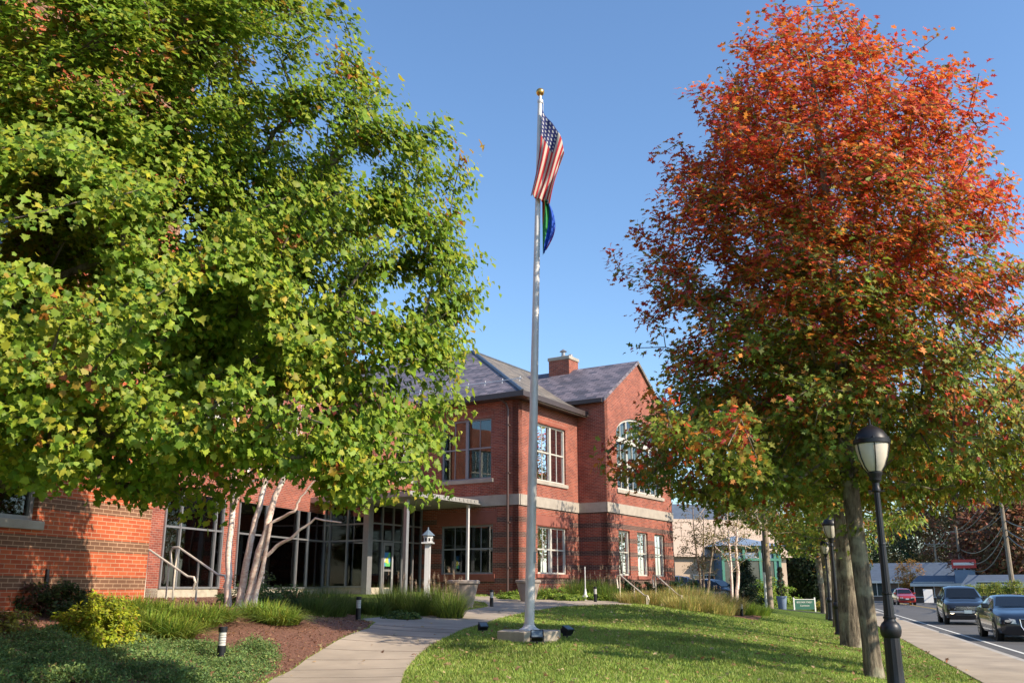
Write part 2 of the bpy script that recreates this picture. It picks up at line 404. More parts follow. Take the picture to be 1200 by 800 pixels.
mb = MB((Vector((0,0,0)), qd, rd)); mb.box(9.75, 9.85, -100, 400, .004, .008); mb.box(9.95, 10.05, -100, 400, .004, .008); kind(mb.build('centre_line', M['ypaint'], smooth=0), 'structure')
# curved concrete walk
def GPX(pts): return [tuple(ground(x, y)[:2]) for x, y in pts]
walk = [(300,812),(322,797),(358,775),(398,752),(432,738),(440,731),(424,726),(455,723),(515,719),(556,714.5),(573,711),(568,706.5),(545,703.5)]
walk2 = [(650,703.6),(742,706.2),(741,709),(700,709.5),(655,711.5),(620,717),(585,725),(555,735),(530,745),(505,757),(487,772),(474,788),(467,812)]
wl_ = GPX(walk); wr_ = GPX(walk2)
sheet('footpath', wl_ + [(-3.2,36.5),(-1.5,37.5),(.4,37)] + wr_, .45, .03, M['concrete'])
M['joint'] = pm('joint_dirt', (.10,.085,.07), .95)
jm = MB(); rr_ = wr_[::-1]
for L_, R_ in [(wl_[i].__class__((wl_[i][0]*(1-f)+wl_[i+1][0]*f, wl_[i][1]*(1-f)+wl_[i+1][1]*f)), None) for i in range(1,5) for f in (0,.5)]:
    R_ = min(wr_, key=lambda p: (p[0]-L_[0])**2+(p[1]-L_[1])**2); best = None
    for i in range(len(wr_)-1):
        for t in np.linspace(0,1,12):
            p = (wr_[i][0]*(1-t)+wr_[i+1][0]*t, wr_[i][1]*(1-t)+wr_[i+1][1]*t); d = math.hypot(p[0]-L_[0],p[1]-L_[1])
            if best is None or d < best[0]: best = (d, p)
    R_ = best[1]; pts = [(L_[0]*(1-t)+R_[0]*t, L_[1]*(1-t)+R_[1]*t) for t in np.linspace(.0,1,9)]
    jm.tube([(x, y, gz(x,y)+.0285) for x, y in pts], .007, 5)
kind(jm.build('footpath_joints', M['joint']), 'structure')
# planting beds (bark mulch)
bed = [(-14,6)] + GPX([(-20,812),(140,812),(240,806),(292,808)]) + [ (x-.03, y) for x, y in wl_[1:7]] + [(-5.0,30),(-7.9,36),(-10.6,28.8),(-14,19),(-14,12)]
M['bed'] = M['mulch']
sheet('mulch_bed', bed, .35, .02, M['mulch'])
sheet('mulch_bed', GPX([(428,725.5),(455,722),(515,718),(553,713.5),(569,710.7),(563,707.5),(535,707),(500,708),(450,712),(425,717)]), .35, .026, M['mulch'])
e0 = QP(0,0)
sheet('mulch_bed', GPX([(590,703),(650,703),(720,705.3)]) + [(4.0,36),(5.2,40.9),(4.3,41.4),(3.2,42.1),(.6,37.9)], .5, .024, M['mulch'])
sheet('mulch_bed', [(5.2,33.2),(9.2,36),(10.4,40),(9.8,46),(8.3,47),(4.6,41.6)], .5, .02, M['mulch'])
sheet('driveway', [tuple(QP(q,p)[:2]) for q,p in ((-24,58),(4.1,58),(4.1,64.5),(-8,65),(-10,82),(-30,82))], 1.2, .03, M['asphalt'])
# ------------------------------------------------------------------ the brick building
C0 = Vector((.27,38,0)); U = Vector((.5307,.8476,0)).normalized(); N = Vector((U.y,-U.x,0)); V_ = -N
bld = thing('brick_building', 'two storey red brick building with slate roofs, pale stone band, glazed entrance and flat canopy', 'building', C0)
def F(O, ua, nb): return (Vector(O), Vector(ua), Vector(nb))
def W(fr): return MB(fr, org=C0)
def wall(fr, a0, a1, z0, z1, ops, mat, th=.3, name='wall', parent=None):
    mb = W(fr); As = sorted({a0, a1, *[o[0] for o in ops], *[o[1] for o in ops]}); Zs = sorted({z0, z1, *[o[2] for o in ops], *[o[3] for o in ops]})
    def solid(i, j):
        if i < 0 or j < 0 or i >= len(As)-1 or j >= len(Zs)-1: return False
        a = (As[i]+As[i+1])/2; z = (Zs[j]+Zs[j+1])/2
        return not any(o[0] < a < o[1] and o[2] < z < o[3] for o in ops)
    for i in range(len(As)-1):
        for j in range(len(Zs)-1):
            if not solid(i, j): continue
            x0, x1, c0, c1 = As[i], As[i+1], Zs[j], Zs[j+1]
            mb.poly([(x0,0,c0),(x0,0,c1),(x1,0,c1),(x1,0,c0)]); mb.poly([(x0,-th,c0),(x1,-th,c0),(x1,-th,c1),(x0,-th,c1)])
            if not solid(i-1, j): mb.poly([(x0,0,c0),(x0,-th,c0),(x0,-th,c1),(x0,0,c1)])
            if not solid(i+1, j): mb.poly([(x1,0,c0),(x1,0,c1),(x1,-th,c1),(x1,-th,c0)])
            if not solid(i, j-1): mb.poly([(x0,0,c0),(x1,0,c0),(x1,-th,c0),(x0,-th,c0)])
            if not solid(i, j+1): mb.poly([(x0,0,c1),(x0,-th,c1),(x1,-th,c1),(x1,0,c1)])
    # make every face point out of the masonry
    return mb.build(name, mat, parent or bld, smooth=0)
def box_part(fr, name, mat, boxes, parent=None, bevel=0):
    mb = W(fr)
    for b in boxes: mb.box(*b)
    return mb.build(name, mat, parent or bld, smooth=0, bevel=bevel)
def window(fr, a0, a1, z0, z1, units=2, lites=2, frame='grey_frame', blind=.5, sill='stone', sillh=.16):
    fw = .07; mb = W(fr); b0, b1 = -.17, -.09
    mb.box(a0,a0+fw,b0,b1,z0,z1); mb.box(a1-fw,a1,b0,b1,z0,z1); mb.box(a0+fw,a1-fw,b0,b1,z1-fw,z1); mb.box(a0+fw,a1-fw,b0,b1,z0,z0+fw)
    w = (a1-a0)/units; zm = (z0+z1)/2 + .03
    for u in range(units):
        x0 = a0+u*w; x1 = x0+w
        if u: mb.box(x0-.07,x0+.07,b0,b1+.01,z0+fw,z1-fw)
        l0 = x0+(.07 if u else fw); l1 = x1-(.07 if u < units-1 else fw)
        mb.box(l0,l1,b0+.005,b1-.015,zm-.03,zm+.03)
        for k in range(1, lites):
            x = l0+(l1-l0)*k/lites; mb.box(x-.016,x+.016,b0+.02,b1-.03,z0+fw,zm-.03); mb.box(x-.016,x+.016,b0+.02,b1-.03,zm+.03,z1-fw)
    w_ = mb.build('window', M[frame], bld, smooth=0)
    box_part(fr, 'pane', M['glass'], [(a0+fw,a1-fw,b0+.025,b0+.033,z0+fw,z1-fw)], w_)
    if blind:
        mb = W(fr)
        for u in range(units):
            x0 = a0+u*w+.1; x1 = a0+(u+1)*w-.1; zb = z1-.08-(z1-z0)*blind*random.uniform(.9,1.05); k = 26
            for i in range(k):           # pleated blind
                s0 = x0+(x1-x0)*i/k; s1 = x0+(x1-x0)*(i+1)/k; d = .02 if i % 2 else 0; d2 = .02-d
                mb.poly([(s0,b0-.1-d,zb),(s1,b0-.1-d2,zb),(s1,b0-.1-d2,z1-.05),(s0,b0-.1-d,z1-.05)])
        mb.build('blind', M['blind'], w_, smooth=0)
    if sill: box_part(fr, 'sill', M[sill], [(a0-.12,a1+.12,-.12,.06,z0-sillh,z0-.003)], w_, bevel=.01)
    return w_
random.seed(4)
EV = 9.55
# street side of the middle block
fU = F(C0, U, N); gfw = (1.5,4.05,2.22,4.17); ufw = (1.5,4.05,6.08,8.55)
wall(fU, 0, 5.2, .3, 4.96, [gfw], M['brick_band']); wall(fU, 0, 5.2, 4.96, EV, [ufw], M['brick'])
window(fU, *gfw, frame='white_frame', blind=.48, sill='redstone'); window(fU, *ufw, frame='white_frame', blind=.9)
box_part(fU, 'lintel', M['redstone'], [(1.3,4.25,.002,.02,4.2,4.62)])
box_part(fU, 'stone_band', M['stone'], [(.06,5.13,.003,.06,4.93,5.37)])
box_part(fU, 'brick_arch', M['soldier'], [(1.3,4.25,.003,.012,8.58,8.8)])
# left side of the middle block
fL = F(C0, V_, -U); T = 4.93
gl = (1.25,3.9,2.2,4.18); ul = (1.35,3.95,6.08,8.66)
wall(fL, .302, T, .3, 4.96, [gl], M['brick_band']); wall(fL, .302, T, 4.96, EV, [ul], M['brick'])
wall(fL, .0, .302, .3, EV, [], M['brick'])
window(fL, *gl, frame='grey_frame', blind=.5, sill='redstone', sillh=.3); window(fL, *ul, frame='grey_frame', blind=.95)
box_part(fL, 'lintel', M['redstone'], [(1.05,4.1,.002,.02,4.22,4.72)])
box_part(fL, 'stone_band', M['stone'], [(-.06,T-.02,.003,.06,4.93,5.37)])
box_part(fL, 'brick_arch', M['soldier'], [(1.2,4.1,.003,.012,8.68,8.95)])
mb = W(fL); mb.tube([(.45,.12,1.0),(.45,.12,8.9),(.5,.2,9.15),(.72,.5,9.35)], .05, 8)
for z in (2.4,4.2,6.2,8.2): mb.box(.38,.52,.0,.16,z,z+.06)
mb.build('downspout', M['spout'], bld)
# link between middle block and gable wing
I0 = C0 + U*5.2; fS = F(I0, N, -U)
wall(fS, -.0, 1.43, .3, 4.96, [], M['brick_band']); wall(fS, -2, 1.43, 4.96, 10.2, [], M['brick'])
box_part(fS, 'stone_band', M['stone'], [(.0,1.49,.003,.06,4.93,5.37)])
# gable wing
G0 = I0 + N*1.43; fG = F(G0, U, N); GW = 7.44; GH = GW/2; GE = 10.2; GA = 12.45
ops = [(1.1,2.3,2.2,4.2),(3.12,4.32,2.2,4.2),(5.14,6.34,2.2,4.2)]
wall(fG, .302, GW, .3, 4.96, ops, M['brick_band']); wall(fG, 0, .302, .3, 4.96, [], M['brick_band'])
for o_ in ops: window(fG, *o_, units=1, lites=2, frame='white_frame', blind=.5, sill='redstone')
box_part(fG, 'stone_band', M['stone'], [(-.06,GW+.06,.003,.06,4.93,5.37)])
# upper gable with arched opening: built as a fan of strips round the arch
A0_, A1_, ZS, ZB, ZT = 1.15, 6.3, 8.5, 6.04, 9.62
def arch_z(a): t = (a-(A0_+A1_)/2)/((A1_-A0_)/2); return ZS + (ZT-ZS)*math.sqrt(max(0, 1-t*t*.96))
def gab_z(a): return GE + (GA-GE)*(1-abs(a-GH)/GH)
mb = W(fG); th = .3
def gstrip(a0, a1, c0a, c0b, c1a, c1b):
    mb.poly([(a0,0,c0a),(a0,0,c1a),(a1,0,c1b),(a1,0,c0b)]); mb.poly([(a0,-th,c0a),(a1,-th,c0b),(a1,-th,c1b),(a0,-th,c1a)])
for a0, a1 in ((0,A0_),(A1_,GW)): gstrip(a0, a1, 4.96, 4.96, gab_z(a0), gab_z(a1))
gstrip(A0_, A1_, 4.96, 4.96, ZB, ZB); K = 28
for i in range(K):
    a0 = A0_+(A1_-A0_)*i/K; a1 = A0_+(A1_-A0_)*(i+1)/K
    if a0 < GH < a1: gstrip(a0, GH, arch_z(a0), arch_z(GH), gab_z(a0), gab_z(GH)); gstrip(GH, a1, arch_z(GH), arch_z(a1), gab_z(GH), gab_z(a1))
    else: gstrip(a0, a1, arch_z(a0), arch_z(a1), gab_z(a0), gab_z(a1))
    mb.poly([(a0,0,arch_z(a0)),(a1,0,arch_z(a1)),(a1,-th,arch_z(a1)),(a0,-th,arch_z(a0))])
mb.poly([(A0_,0,ZB),(A0_,-th,ZB),(A0_,-th,arch_z(A0_)),(A0_,0,arch_z(A0_))]); mb.poly([(A1_,0,ZB),(A1_,0,arch_z(A1_)),(A1_,-th,arch_z(A1_)),(A1_,-th,ZB)])
mb.poly([(A0_,0,ZB),(A1_,0,ZB),(A1_,-th,ZB),(A0_,-th,ZB)]); mb.build('gable_wall', M['brick'], bld, smooth=0)
mb = W(fG); b0, b1 = -.18, -.08
def barf(p, q_, w):                       # bar between two points of the opening plane
    (x0, z0), (x1, z1) = p, q_; d = math.hypot(x1-x0, z1-z0); nx, nz = -(z1-z0)/d*w, (x1-x0)/d*w
    c = [(x0-nx,z0-nz),(x1-nx,z1-nz),(x1+nx,z1+nz),(x0+nx,z0+nz)]; n = len(mb.v)
    mb.v += [mb.P(x, b0, z) for x, z in c]+[mb.P(x, b1, z) for x, z in c]
    for f_ in ((0,1,2,3),(7,6,5,4),(0,4,5,1),(1,5,6,2),(2,6,7,3),(3,7,4,0)): mb.face([n+k for k in f_])
for i in range(K): a0 = A0_+(A1_-A0_)*i/K; a1 = A0_+(A1_-A0_)*(i+1)/K; barf((a0, arch_z(a0)-.06),(a1, arch_z(a1)-.06), .06)
mb.box(A0_,A0_+.1,b0,b1,ZB,ZS+.2); mb.box(A1_-.1,A1_,b0,b1,ZB,ZS+.2); mb.box(A0_+.1,A1_-.1,b0,b1,ZB,ZB+.1); mb.box(A0_+.1,A1_-.1,b0-.01,b1+.03,ZS-.22,ZS+.02)
for k in range(1, 4): a = A0_+(A1_-A0_)*k/4; mb.box(a-.06,a+.06,b0,b1,ZB+.1,ZS-.22); mb.box(a-.05,a+.05,b0,b1,ZS+.02,arch_z(a)-.1)
for k in (1,3,5,7): a = A0_+(A1_-A0_)*k/8; mb.box(a-.02,a+.02,b0+.03,b1-.02,ZB+.1,ZS-.22); mb.box(a-.02,a+.02,b0+.03,b1-.02,ZS+.02,arch_z(a)-.1)
mb.box(A0_+.1,A1_-.1,b0+.02,b1-.02,7.2,7.27)
aw = mb.build('arched_window', M['white_frame'], bld, smooth=0)
mb = W(fG); mb.poly([(A0_+.05,-.14,ZB+.05),(A1_-.05,-.14,ZB+.05)]+[(A1_-(A1_-A0_)*i/K,-.14,arch_z(A1_-(A1_-A0_)*i/K)-.08) for i in range(1,K)]); mb.build('pane', M['glass'], aw, smooth=0)
box_part(fG, 'sill', M['stone'], [(A0_-.12,A1_+.12,-.1,.07,ZB-.16,ZB-.003)], aw)
mb = W(fG)
for i in range(60): s0 = A0_+.1+(A1_-A0_-.2)*i/60; s1 = s0+(A1_-A0_-.2)/60; d = .03*(i % 2); mb.poly([(s0,-.3-d,7.0),(s1,-.33+d,7.0),(s1,-.33+d,9.2),(s0,-.3-d,9.2)])
mb.build('blind', M['blind'], aw, smooth=0)
# set-back bay right of the gable, rear walls
fR = F(G0 + U*GW - N*.45, U, N); wall(fR, 0, 1.15, .3, 9.0, [], M['brick_band'])
fRe = F(G0 + U*(GW+1.15) - N*.45, -N, U); wall(fRe, 0, 12, .3, 9.0, [], M['brick_band'])
# roofs ------------------------------------------------------------
OV = .5; RD = 7.5; RZ = 14.0
def roofpoly(pts, name, mat, th=.16):
    mb = W(IDF); mb.slab([tuple(p) for p in pts], th); return mb.build(name, mat, bld, smooth=0)
def wp(a, b, z): p = C0 + U*a - N*b; return Vector((p.x, p.y, z))       # a along street, b back from the street
e0_ = EV-.05
def lift(p, k=1): return p
# hip: left slope faces -U, street slope faces N
rl = 22
ho = wp(-OV,-OV,e0_); ha = wp(RD,RD,RZ)
roofpoly([ho, ha, wp(RD, RD+rl, RZ), wp(-OV, RD+rl, e0_)], 'roof', M['slate'])
ho2, ha2 = ho, ha
roofpoly([ho2, wp(9,-OV,e0_), wp(20, RD, RZ) , ha2], 'roof', M['slate2'])
roofpoly([ha, wp(20,RD,RZ), wp(20,RD*2+.5,e0_), wp(RD*2+.5,RD*2+.5,e0_)], 'roof', M['slate'])
mb = W(IDF); mb.tube([ho+Vector((0,0,.02)), ha+Vector((0,0,.02))], .09, 6); mb.tube([ha+Vector((0,0,.02)), wp(RD,RD+rl,RZ+.02)], .07, 6); mb.tube([ha+Vector((0,0,.02)), wp(14,RD,RZ+.02)], .07, 6); mb.build('ridge_cap', M['copper'], bld)
def gx(a, b, z): p = G0 + U*a - N*b; return Vector((p.x, p.y, z))
gl_ = 19
roofpoly([gx(-.22,-.12,GE-.12), gx(GH,-.12,GA+.16), gx(GH,gl_,GA+.16), gx(-.22,gl_,GE-.12)], 'roof', M['slate'])
roofpoly([gx(GH,-.12,GA+.16), gx(GW+.22,-.12,GE-.12), gx(GW+.22,gl_,GE-.12), gx(GH,gl_,GA+.16)], 'roof', M['slate2'])
box_part(fL, 'gutter', M['gutter'], [(-.62,rl,.44,.62,e0_-.2,e0_+.02),(-.44,rl,.02,.44,e0_-.2,e0_-.08)])
box_part(fU, 'gutter', M['gutter'], [(-.44,5.5,.44,.6,e0_-.2,e0_+.02),(.0,5.2,.003,.44,e0_-.2,e0_-.08)])
box_part(fU, 'frieze', M['stone'], [(-.05,5.2,.45,.5,e0_-.24,e0_-.205)])
box_part(F(G0,-N,-U), 'gutter', M['gutter'], [(.0,9,.12,.3,GE-.32,GE-.14)])
mb = W(F(C0,V_,-U))
for k in range(20): mb.tube([(.3+k*.9,-.6,e0_+.72),(.3+k*.9,-.65,e0_+.95)], .02, 4)
mb.tube([(.2,-.62,e0_+.86),(18,-.62,e0_+.86)], .02, 4); mb.build('snow_guard', M['white_metal'], bld)
# chimney
cc = gx(GH, 4.15, 0); fC = F((cc.x,cc.y,0), U, N)
ch = box_part(fC, 'chimney', M['brick'], [(-.5,.5,-.6,.6,11.4,13.1)]); box_part(fC, 'chimney_cap', M['stone'], [(-.55,.55,-.65,.65,13.1,13.28)], ch, bevel=.02)
mb = W(fC); mb.lathe([(.2,13.28),(.16,13.4),(.1,13.45),(.1,13.62),(.2,13.66),(.02,13.8)], n=12); mb.lathe([(.12,13.28),(.12,13.5),(.02,13.55)], c=(.25,.3,0), n=10); mb.build('chimney_pot', M['alu'], ch)
# recessed wall behind the canopy (faces the street), vestibule below it
E0 = C0 + V_*T; fW = F(E0, -U, N)        # a runs towards the camera
SV = 3.47
wall(fW, 0, SV, 4.96, EV, [(.55,1.9,6.15,8.5)], M['brick']); window(fW, .55,1.9,6.15,8.5, units=1, lites=2, frame='white_frame', blind=.5)
K0 = E0 - U*SV; fK = F(K0, V_, -U); TK = 2.37
wall(fK, 0, TK, 4.96, EV, [], M['brick'])
def curtain(fr, a0, a1, z0, z1, verts, hors, mw=.06, skip=()):
    mb = W(fr)
    for a in verts: mb.box(a-mw/2,a+mw/2,-.08,.06,z0,z1)
    for z in hors: mb.box(a0,a1,-.06,.04,z-.03,z+.03)
    w_ = mb.build('glazed_wall', M['alu'], bld, smooth=0)
    vs = sorted(verts)
    for i in range(len(vs)-1):
        if i in skip: continue
        box_part(fr, 'pane', M['glass_hall'], [(vs[i]+mw/2,vs[i+1]-mw/2,-.012,-.004,z0,z1)], w_)
    return w_
FL = 1.42
wall(fK, 0, TK, .3, FL+.25, [], M['conc_block']); wall(fW, 1.9, SV, .3, FL+.25, [], M['conc_block'])
curtain(fK, 0, TK, FL+.25, 4.93, [0.05,1.1,2.05,TK-.02], [FL+.28, 3.5, 4.15, 4.9])
gw = curtain(fW, 0, SV, FL, 4.93, [.05,.62,1.0,1.35,1.95,2.65,SV-.05], [3.5,4.18,4.9])
box_part(F(K0,V_,-U), 'corner_column', M['alu'], [(-.13,.15,-.12,.16,FL-.3,5.0)])
# entrance doors
for a in (1.0, 1.95):
    pass
mb = W(fW)
for a0, a1 in ((1.02,1.33),(1.98,2.62)):
    for x0, x1, c0, c1 in ((a0,a0+.09,FL,3.45),(a1-.09,a1,FL,3.45),(a0+.09,a1-.09,FL,FL+.2),(a0+.09,a1-.09,3.33,3.45),(a0+.09,a1-.09,2.3,2.38)): mb.box(x0,x1,.04,.09,c0,c1)
dr = mb.build('entrance_door', M['alu'], bld, smooth=0)
for a in (2.1, 1.25): mb = W(fW); mb.tube([(a,.14,2.0),(a,.14,2.9)], .018, 6); mb.build('handle', M['white_metal'], dr)
m_, n_, l_, b_ = nt('poster_print'); uv_ = n_.new('ShaderNodeTexCoord'); vo = n_.new('ShaderNodeTexVoronoi'); vo.inputs['Scale'].default_value = 6; l_.new(uv_.outputs['Object'], vo.inputs['Vector'])
cr_ = n_.new('ShaderNodeValToRGB'); cr_.color_ramp.interpolation = 'CONSTANT'; e_ = cr_.color_ramp.elements
for _ in range(2): e_.new(.5)
for i_, (p0_, c_) in enumerate([(0,(.05,.22,.5,1)),(.35,(.1,.4,.12,1)),(.6,(.55,.5,.1,1)),(.8,(.7,.7,.66,1))]): e_[i_].position = p0_; e_[i_].color = c_
sx_ = n_.new('ShaderNodeSeparateColor'); l_.new(vo.outputs['Color'], sx_.inputs[0]); l_.new(sx_.outputs[0], cr_.inputs[0]); l_.new(cr_.outputs[0], b_.inputs['Base Color'])
box_part(fW, 'poster', m_, [(2.12,2.5,.045,.052,2.5,3.05)]); 
# canopy
fA = F(C0, V_, -U)      # a along V (left), b towards the camera
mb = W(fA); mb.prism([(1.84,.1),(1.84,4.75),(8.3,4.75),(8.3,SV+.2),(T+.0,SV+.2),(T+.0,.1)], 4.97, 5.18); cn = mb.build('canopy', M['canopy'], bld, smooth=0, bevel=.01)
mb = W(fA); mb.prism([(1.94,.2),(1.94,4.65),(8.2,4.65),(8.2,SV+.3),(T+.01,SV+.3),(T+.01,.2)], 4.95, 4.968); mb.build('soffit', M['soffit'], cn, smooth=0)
mb = W(fA)
for k in range(17): b = .35+k*.27; mb.box(1.81,1.84,b,b+.16,5.05,5.15)
mb.box(1.76,1.84,.1,4.75,4.99,5.03); mb.build('canopy_edge', M['canopy'], cn, smooth=0)
for b in (1.6,3.4): mb = W(fA); mb.lathe([(.13,4.9),(.13,4.95)], c=(3.4,b,0), n=14); mb.build('downlight', M['frost'], cn)
box_part(fA, 'canopy_column', M['alu'], [(2.35,2.5,4.15,4.3,.8,4.95)]); box_part(fA, 'canopy_column', M['white_metal'], [(2.0,2.1,.6,.7,.8,4.95)])
# long glazed link (parallel to the road) and brick wall above it
J0 = K0 + V_*TK; fJ = F(J0, -rd, qd); JL = 10.4
ms = []; a_ = .0
def a_at(px, yy=640):                     # distance along the glazed wall for a photo column
    r = (px-600)/FPX/(CT-(400-yy)/FPX*ST); return (J0.x - r*J0.y)/(rd.x - r*rd.y)
cols = [a_at(x) for x in (376,360,347.5,310,277,250,208.5,190)]
curtain(fJ, 0, cols[4], FL+.2, 4.6, [0.03]+cols[1:5], [3.5, FL+.23])
curtain(fJ, cols[4]+.9, cols[7], FL+.2, 4.6, [cols[4]+.93]+cols[5:8], [3.5, FL+.23])
wall(fJ, cols[4]+.02, cols[4]+.9, .3, 4.6, [], M['brick'], name='brick_pier'); wall(fJ, cols[7], cols[7]+.75, .3, 4.6, [], M['brick'], name='brick_pier')
wall(fJ, -.02, cols[7]+5, 4.6, EV, [(2.5,4.2,6.1,8.5),(7,8.7,6.1,8.5)], M['brick']); wall(fJ, -.02, cols[7]+.75, .3, FL+.2, [], M['conc_block'])
for a in (2.5,7.0): window(fJ, a, a+1.7, 6.1, 8.5, frame='white_frame')
# left wing, closest to the camera
w0 = at(169.5, 690, 17.0); Wc = Vector((w0.x, w0.y, 0)); fX = F(Wc, -rd, qd)
def b_at(px, yy): r = (px-600)/FPX/(CT-(400-yy)/FPX*ST); return (Wc.x - r*Wc.y)/(rd.x - r*rd.y)
wa = b_at(45, 590); wops = [(wa, wa+2.1, 2.62, 4.95),(wa, wa+2.1, 6.5, 8.6),(wa+4,wa+6,2.62,4.95)]
wall(fX, .302, 14, .3, 12.2, wops, M['brick_near']); wall(fX, 0, .302, .3, 12.2, [], M['brick_near'])
wall(F(Wc, -qd, rd), .302, 9, .3, 12.2, [], M['brick_near'])
for o_ in wops: window(fX, *o_, units=1, lites=1, frame='alu', blind=0, sill='stone', sillh=.14)
box_part(fX, 'cornice', M['white_frame'], [(-.4,14,.02,.5,12.0,12.16),(-.4,14,.42,.55,12.17,12.4)], bevel=.01)
mb = W(F(Wc, -rd, qd)); mb.slab([(-.5,.6,12.42),(14,.6,12.42),(14,-5,15.6),(-.5,-5,15.6)], .15); mb.build('roof', M['slate'], bld, smooth=0)
mb = W(fX); mb.tube([(b_at(56,655),.03,1.9),(b_at(56,655),.03,1.2)], .03, 6); mb.build('hose_bib', M['black'], bld)
# interior shell: floors, back walls and furniture seen through the glass
def room(pts, z, th, name, mat): mb = W(IDF); mb.slab([(p.x,p.y,z) for p in pts], th); return mb.build(name, mat, bld, smooth=0)
back = [wp(0.35,.35,0), wp(12,.35,0), wp(12,14,0), wp(.35,14,0)]
for z in (FL, 4.95): room(back, z, .25, 'floor_slab', M['floor_in'])
hall = [E0-U*.0+V_*.1-Vector((0,0,0)), K0+V_*.2+U*.05, J0+U*.1-qd*.1, J0-rd*13.5-qd*.2, J0-rd*13.5-qd*7, E0+V_*7]
for z in (FL, 4.93): room(hall, z, .2, 'floor_slab', M['floor_in'])
iw = MB((Vector(J0)-qd*4.6, -rd, qd), org=C0)
for a in range(-3, 14, 2): iw.box(a, a+1.2, -.1, 0, FL, 4.7)
iw.box(-4,14,-.35,-.25,FL,4.7); iw.build('interior_wall', M['inside'], bld, smooth=0)
iw = MB(F(C0+U*4.0-N*4, -N, -U), org=C0); iw.box(-3.5,9,-.1,0,FL,9.4); iw.build('interior_wall', M['inside'], bld, smooth=0)
iw = MB(F(G0-N*3.5, U, N), org=C0); iw.box(-.2,8.4,-.1,0,FL,9.9); iw.build('interior_wall', M['inside'], bld, smooth=0)
iw = MB(F(E0+V_*3, -U, N), org=C0); iw.box(-2,3.2,-.1,0,FL,9.2); iw.build('interior_wall', M['inside'], bld, smooth=0)
iw = MB(F(Wc-qd*4, -rd, qd), org=C0); iw.box(.4,13,-.1,0,FL,11.5); iw.build('interior_wall', M['inside'], bld, smooth=0)
# ------------------------------------------------------------------ trees and plants
def npmesh(name, V, Fa, mat, parent=None, col=None, loc=None, smooth=False):
    """V (n,3), Fa (m,3) triangles, col (n,3) the leaf's own colour"""
    me = bpy.data.meshes.new(name); n, m = len(V), len(Fa)
    me.vertices.add(n); me.vertices.foreach_set('co', np.asarray(V, 'f').ravel())
    me.loops.add(m*3); me.loops.foreach_set('vertex_index', np.asarray(Fa, 'i').ravel())
    me.polygons.add(m); me.polygons.foreach_set('loop_start', np.arange(0, m*3, 3, dtype='i'))
    if smooth: me.polygons.foreach_set('use_smooth', np.ones(m, bool))
    me.update(calc_edges=True)
    if col is not None:
        a = me.color_attributes.new('col', 'FLOAT_COLOR', 'POINT'); a.data.foreach_set('color', np.c_[col, np.ones(n)].astype('f').ravel())
    me.materials.append(mat)
    o = bpy.data.objects.new(name, me); C.objects.link(o)
    if parent is not None: o.parent = parent
    elif loc is not None: o.location = loc
    return o
def unit(v): return v/np.maximum(np.linalg.norm(v, axis=-1, keepdims=True), 1e-9)
def tmpl(pts, fold=.15):
    """outline (x across, y along) as a fan, the halves folded up a little"""
    p = np.array(pts, float); c = np.array([[0, p[:,1].mean()*.9]]); v = np.r_[c, p]
    z = np.abs(v[:,0])*fold - (v[:,1]-.4)**2*.25; V = np.c_[v, z]; n = len(p)
    F_ = np.array([(0, i+1, (i+1) % n + 1) for i in range(n)]); return V, F_
MAPLE = tmpl([(0,0),(.2,.03),(.42,.0),(.40,.2),(.60,.44),(.38,.47),(.30,.68),(.13,.72),(.0,1.0),(-.13,.72),(-.30,.68),(-.38,.47),(-.60,.44),(-.40,.2),(-.42,.0),(-.2,.03)])
OAK = tmpl([(0,0),(.08,.18),(.36,.3),(.12,.42),(.4,.62),(.14,.7),(0,1),(-.14,.7),(-.4,.62),(-.12,.42),(-.36,.3),(-.08,.18)], .1)
SIMPLE = tmpl([(0,0),(.25,.35),(.17,.75),(0,1),(-.17,.75),(-.25,.35)], .3)
DIAM = (np.array([(0,0,0),(.26,.5,.08),(0,1,-.05),(-.26,.5,.08)], float), np.array([(0,1,2),(0,2,3)]))
NEED = (np.array([(0,0,0),(.1,.5,.03),(0,1,0)], float), np.array([(0,1,2)]))
def leaves(name, cen, nor, tip, size, col, template, mat, parent=None, loc=None, kill=None):
    TV, TF = template; N_ = len(cen); nor = unit(nor); tip = tip - nor*np.sum(tip*nor, 1, keepdims=True); tip = unit(tip); side = np.cross(tip, nor)
    curl = np.random.default_rng(N_).normal(1.1, 1.3, N_)[:,None,None]; asp = np.random.default_rng(N_+1).uniform(.75, 1.1, N_)[:,None,None]
    V = cen[:,None,:] + size[:,None,None]*(TV[None,:,0:1]*side[:,None,:]*asp + TV[None,:,1:2]*tip[:,None,:] + TV[None,:,2:3]*nor[:,None,:]*curl)
    k = len(TV); Fa = TF[None] + (np.arange(N_)*k)[:,None,None]
    return npmesh(name, V.reshape(-1,3), Fa.reshape(-1,3), mat, parent, np.repeat(col, k, axis=0), loc)
def pal(rs, n, stops, w, jit=.18):
    c = np.array(stops)[rs.choice(len(stops), n, p=np.array(w)/sum(w))]; return np.clip(c*(1+rs.normal(0, jit, (n,1)))*(1+rs.normal(0,.06,(n,3))), .003, .9)
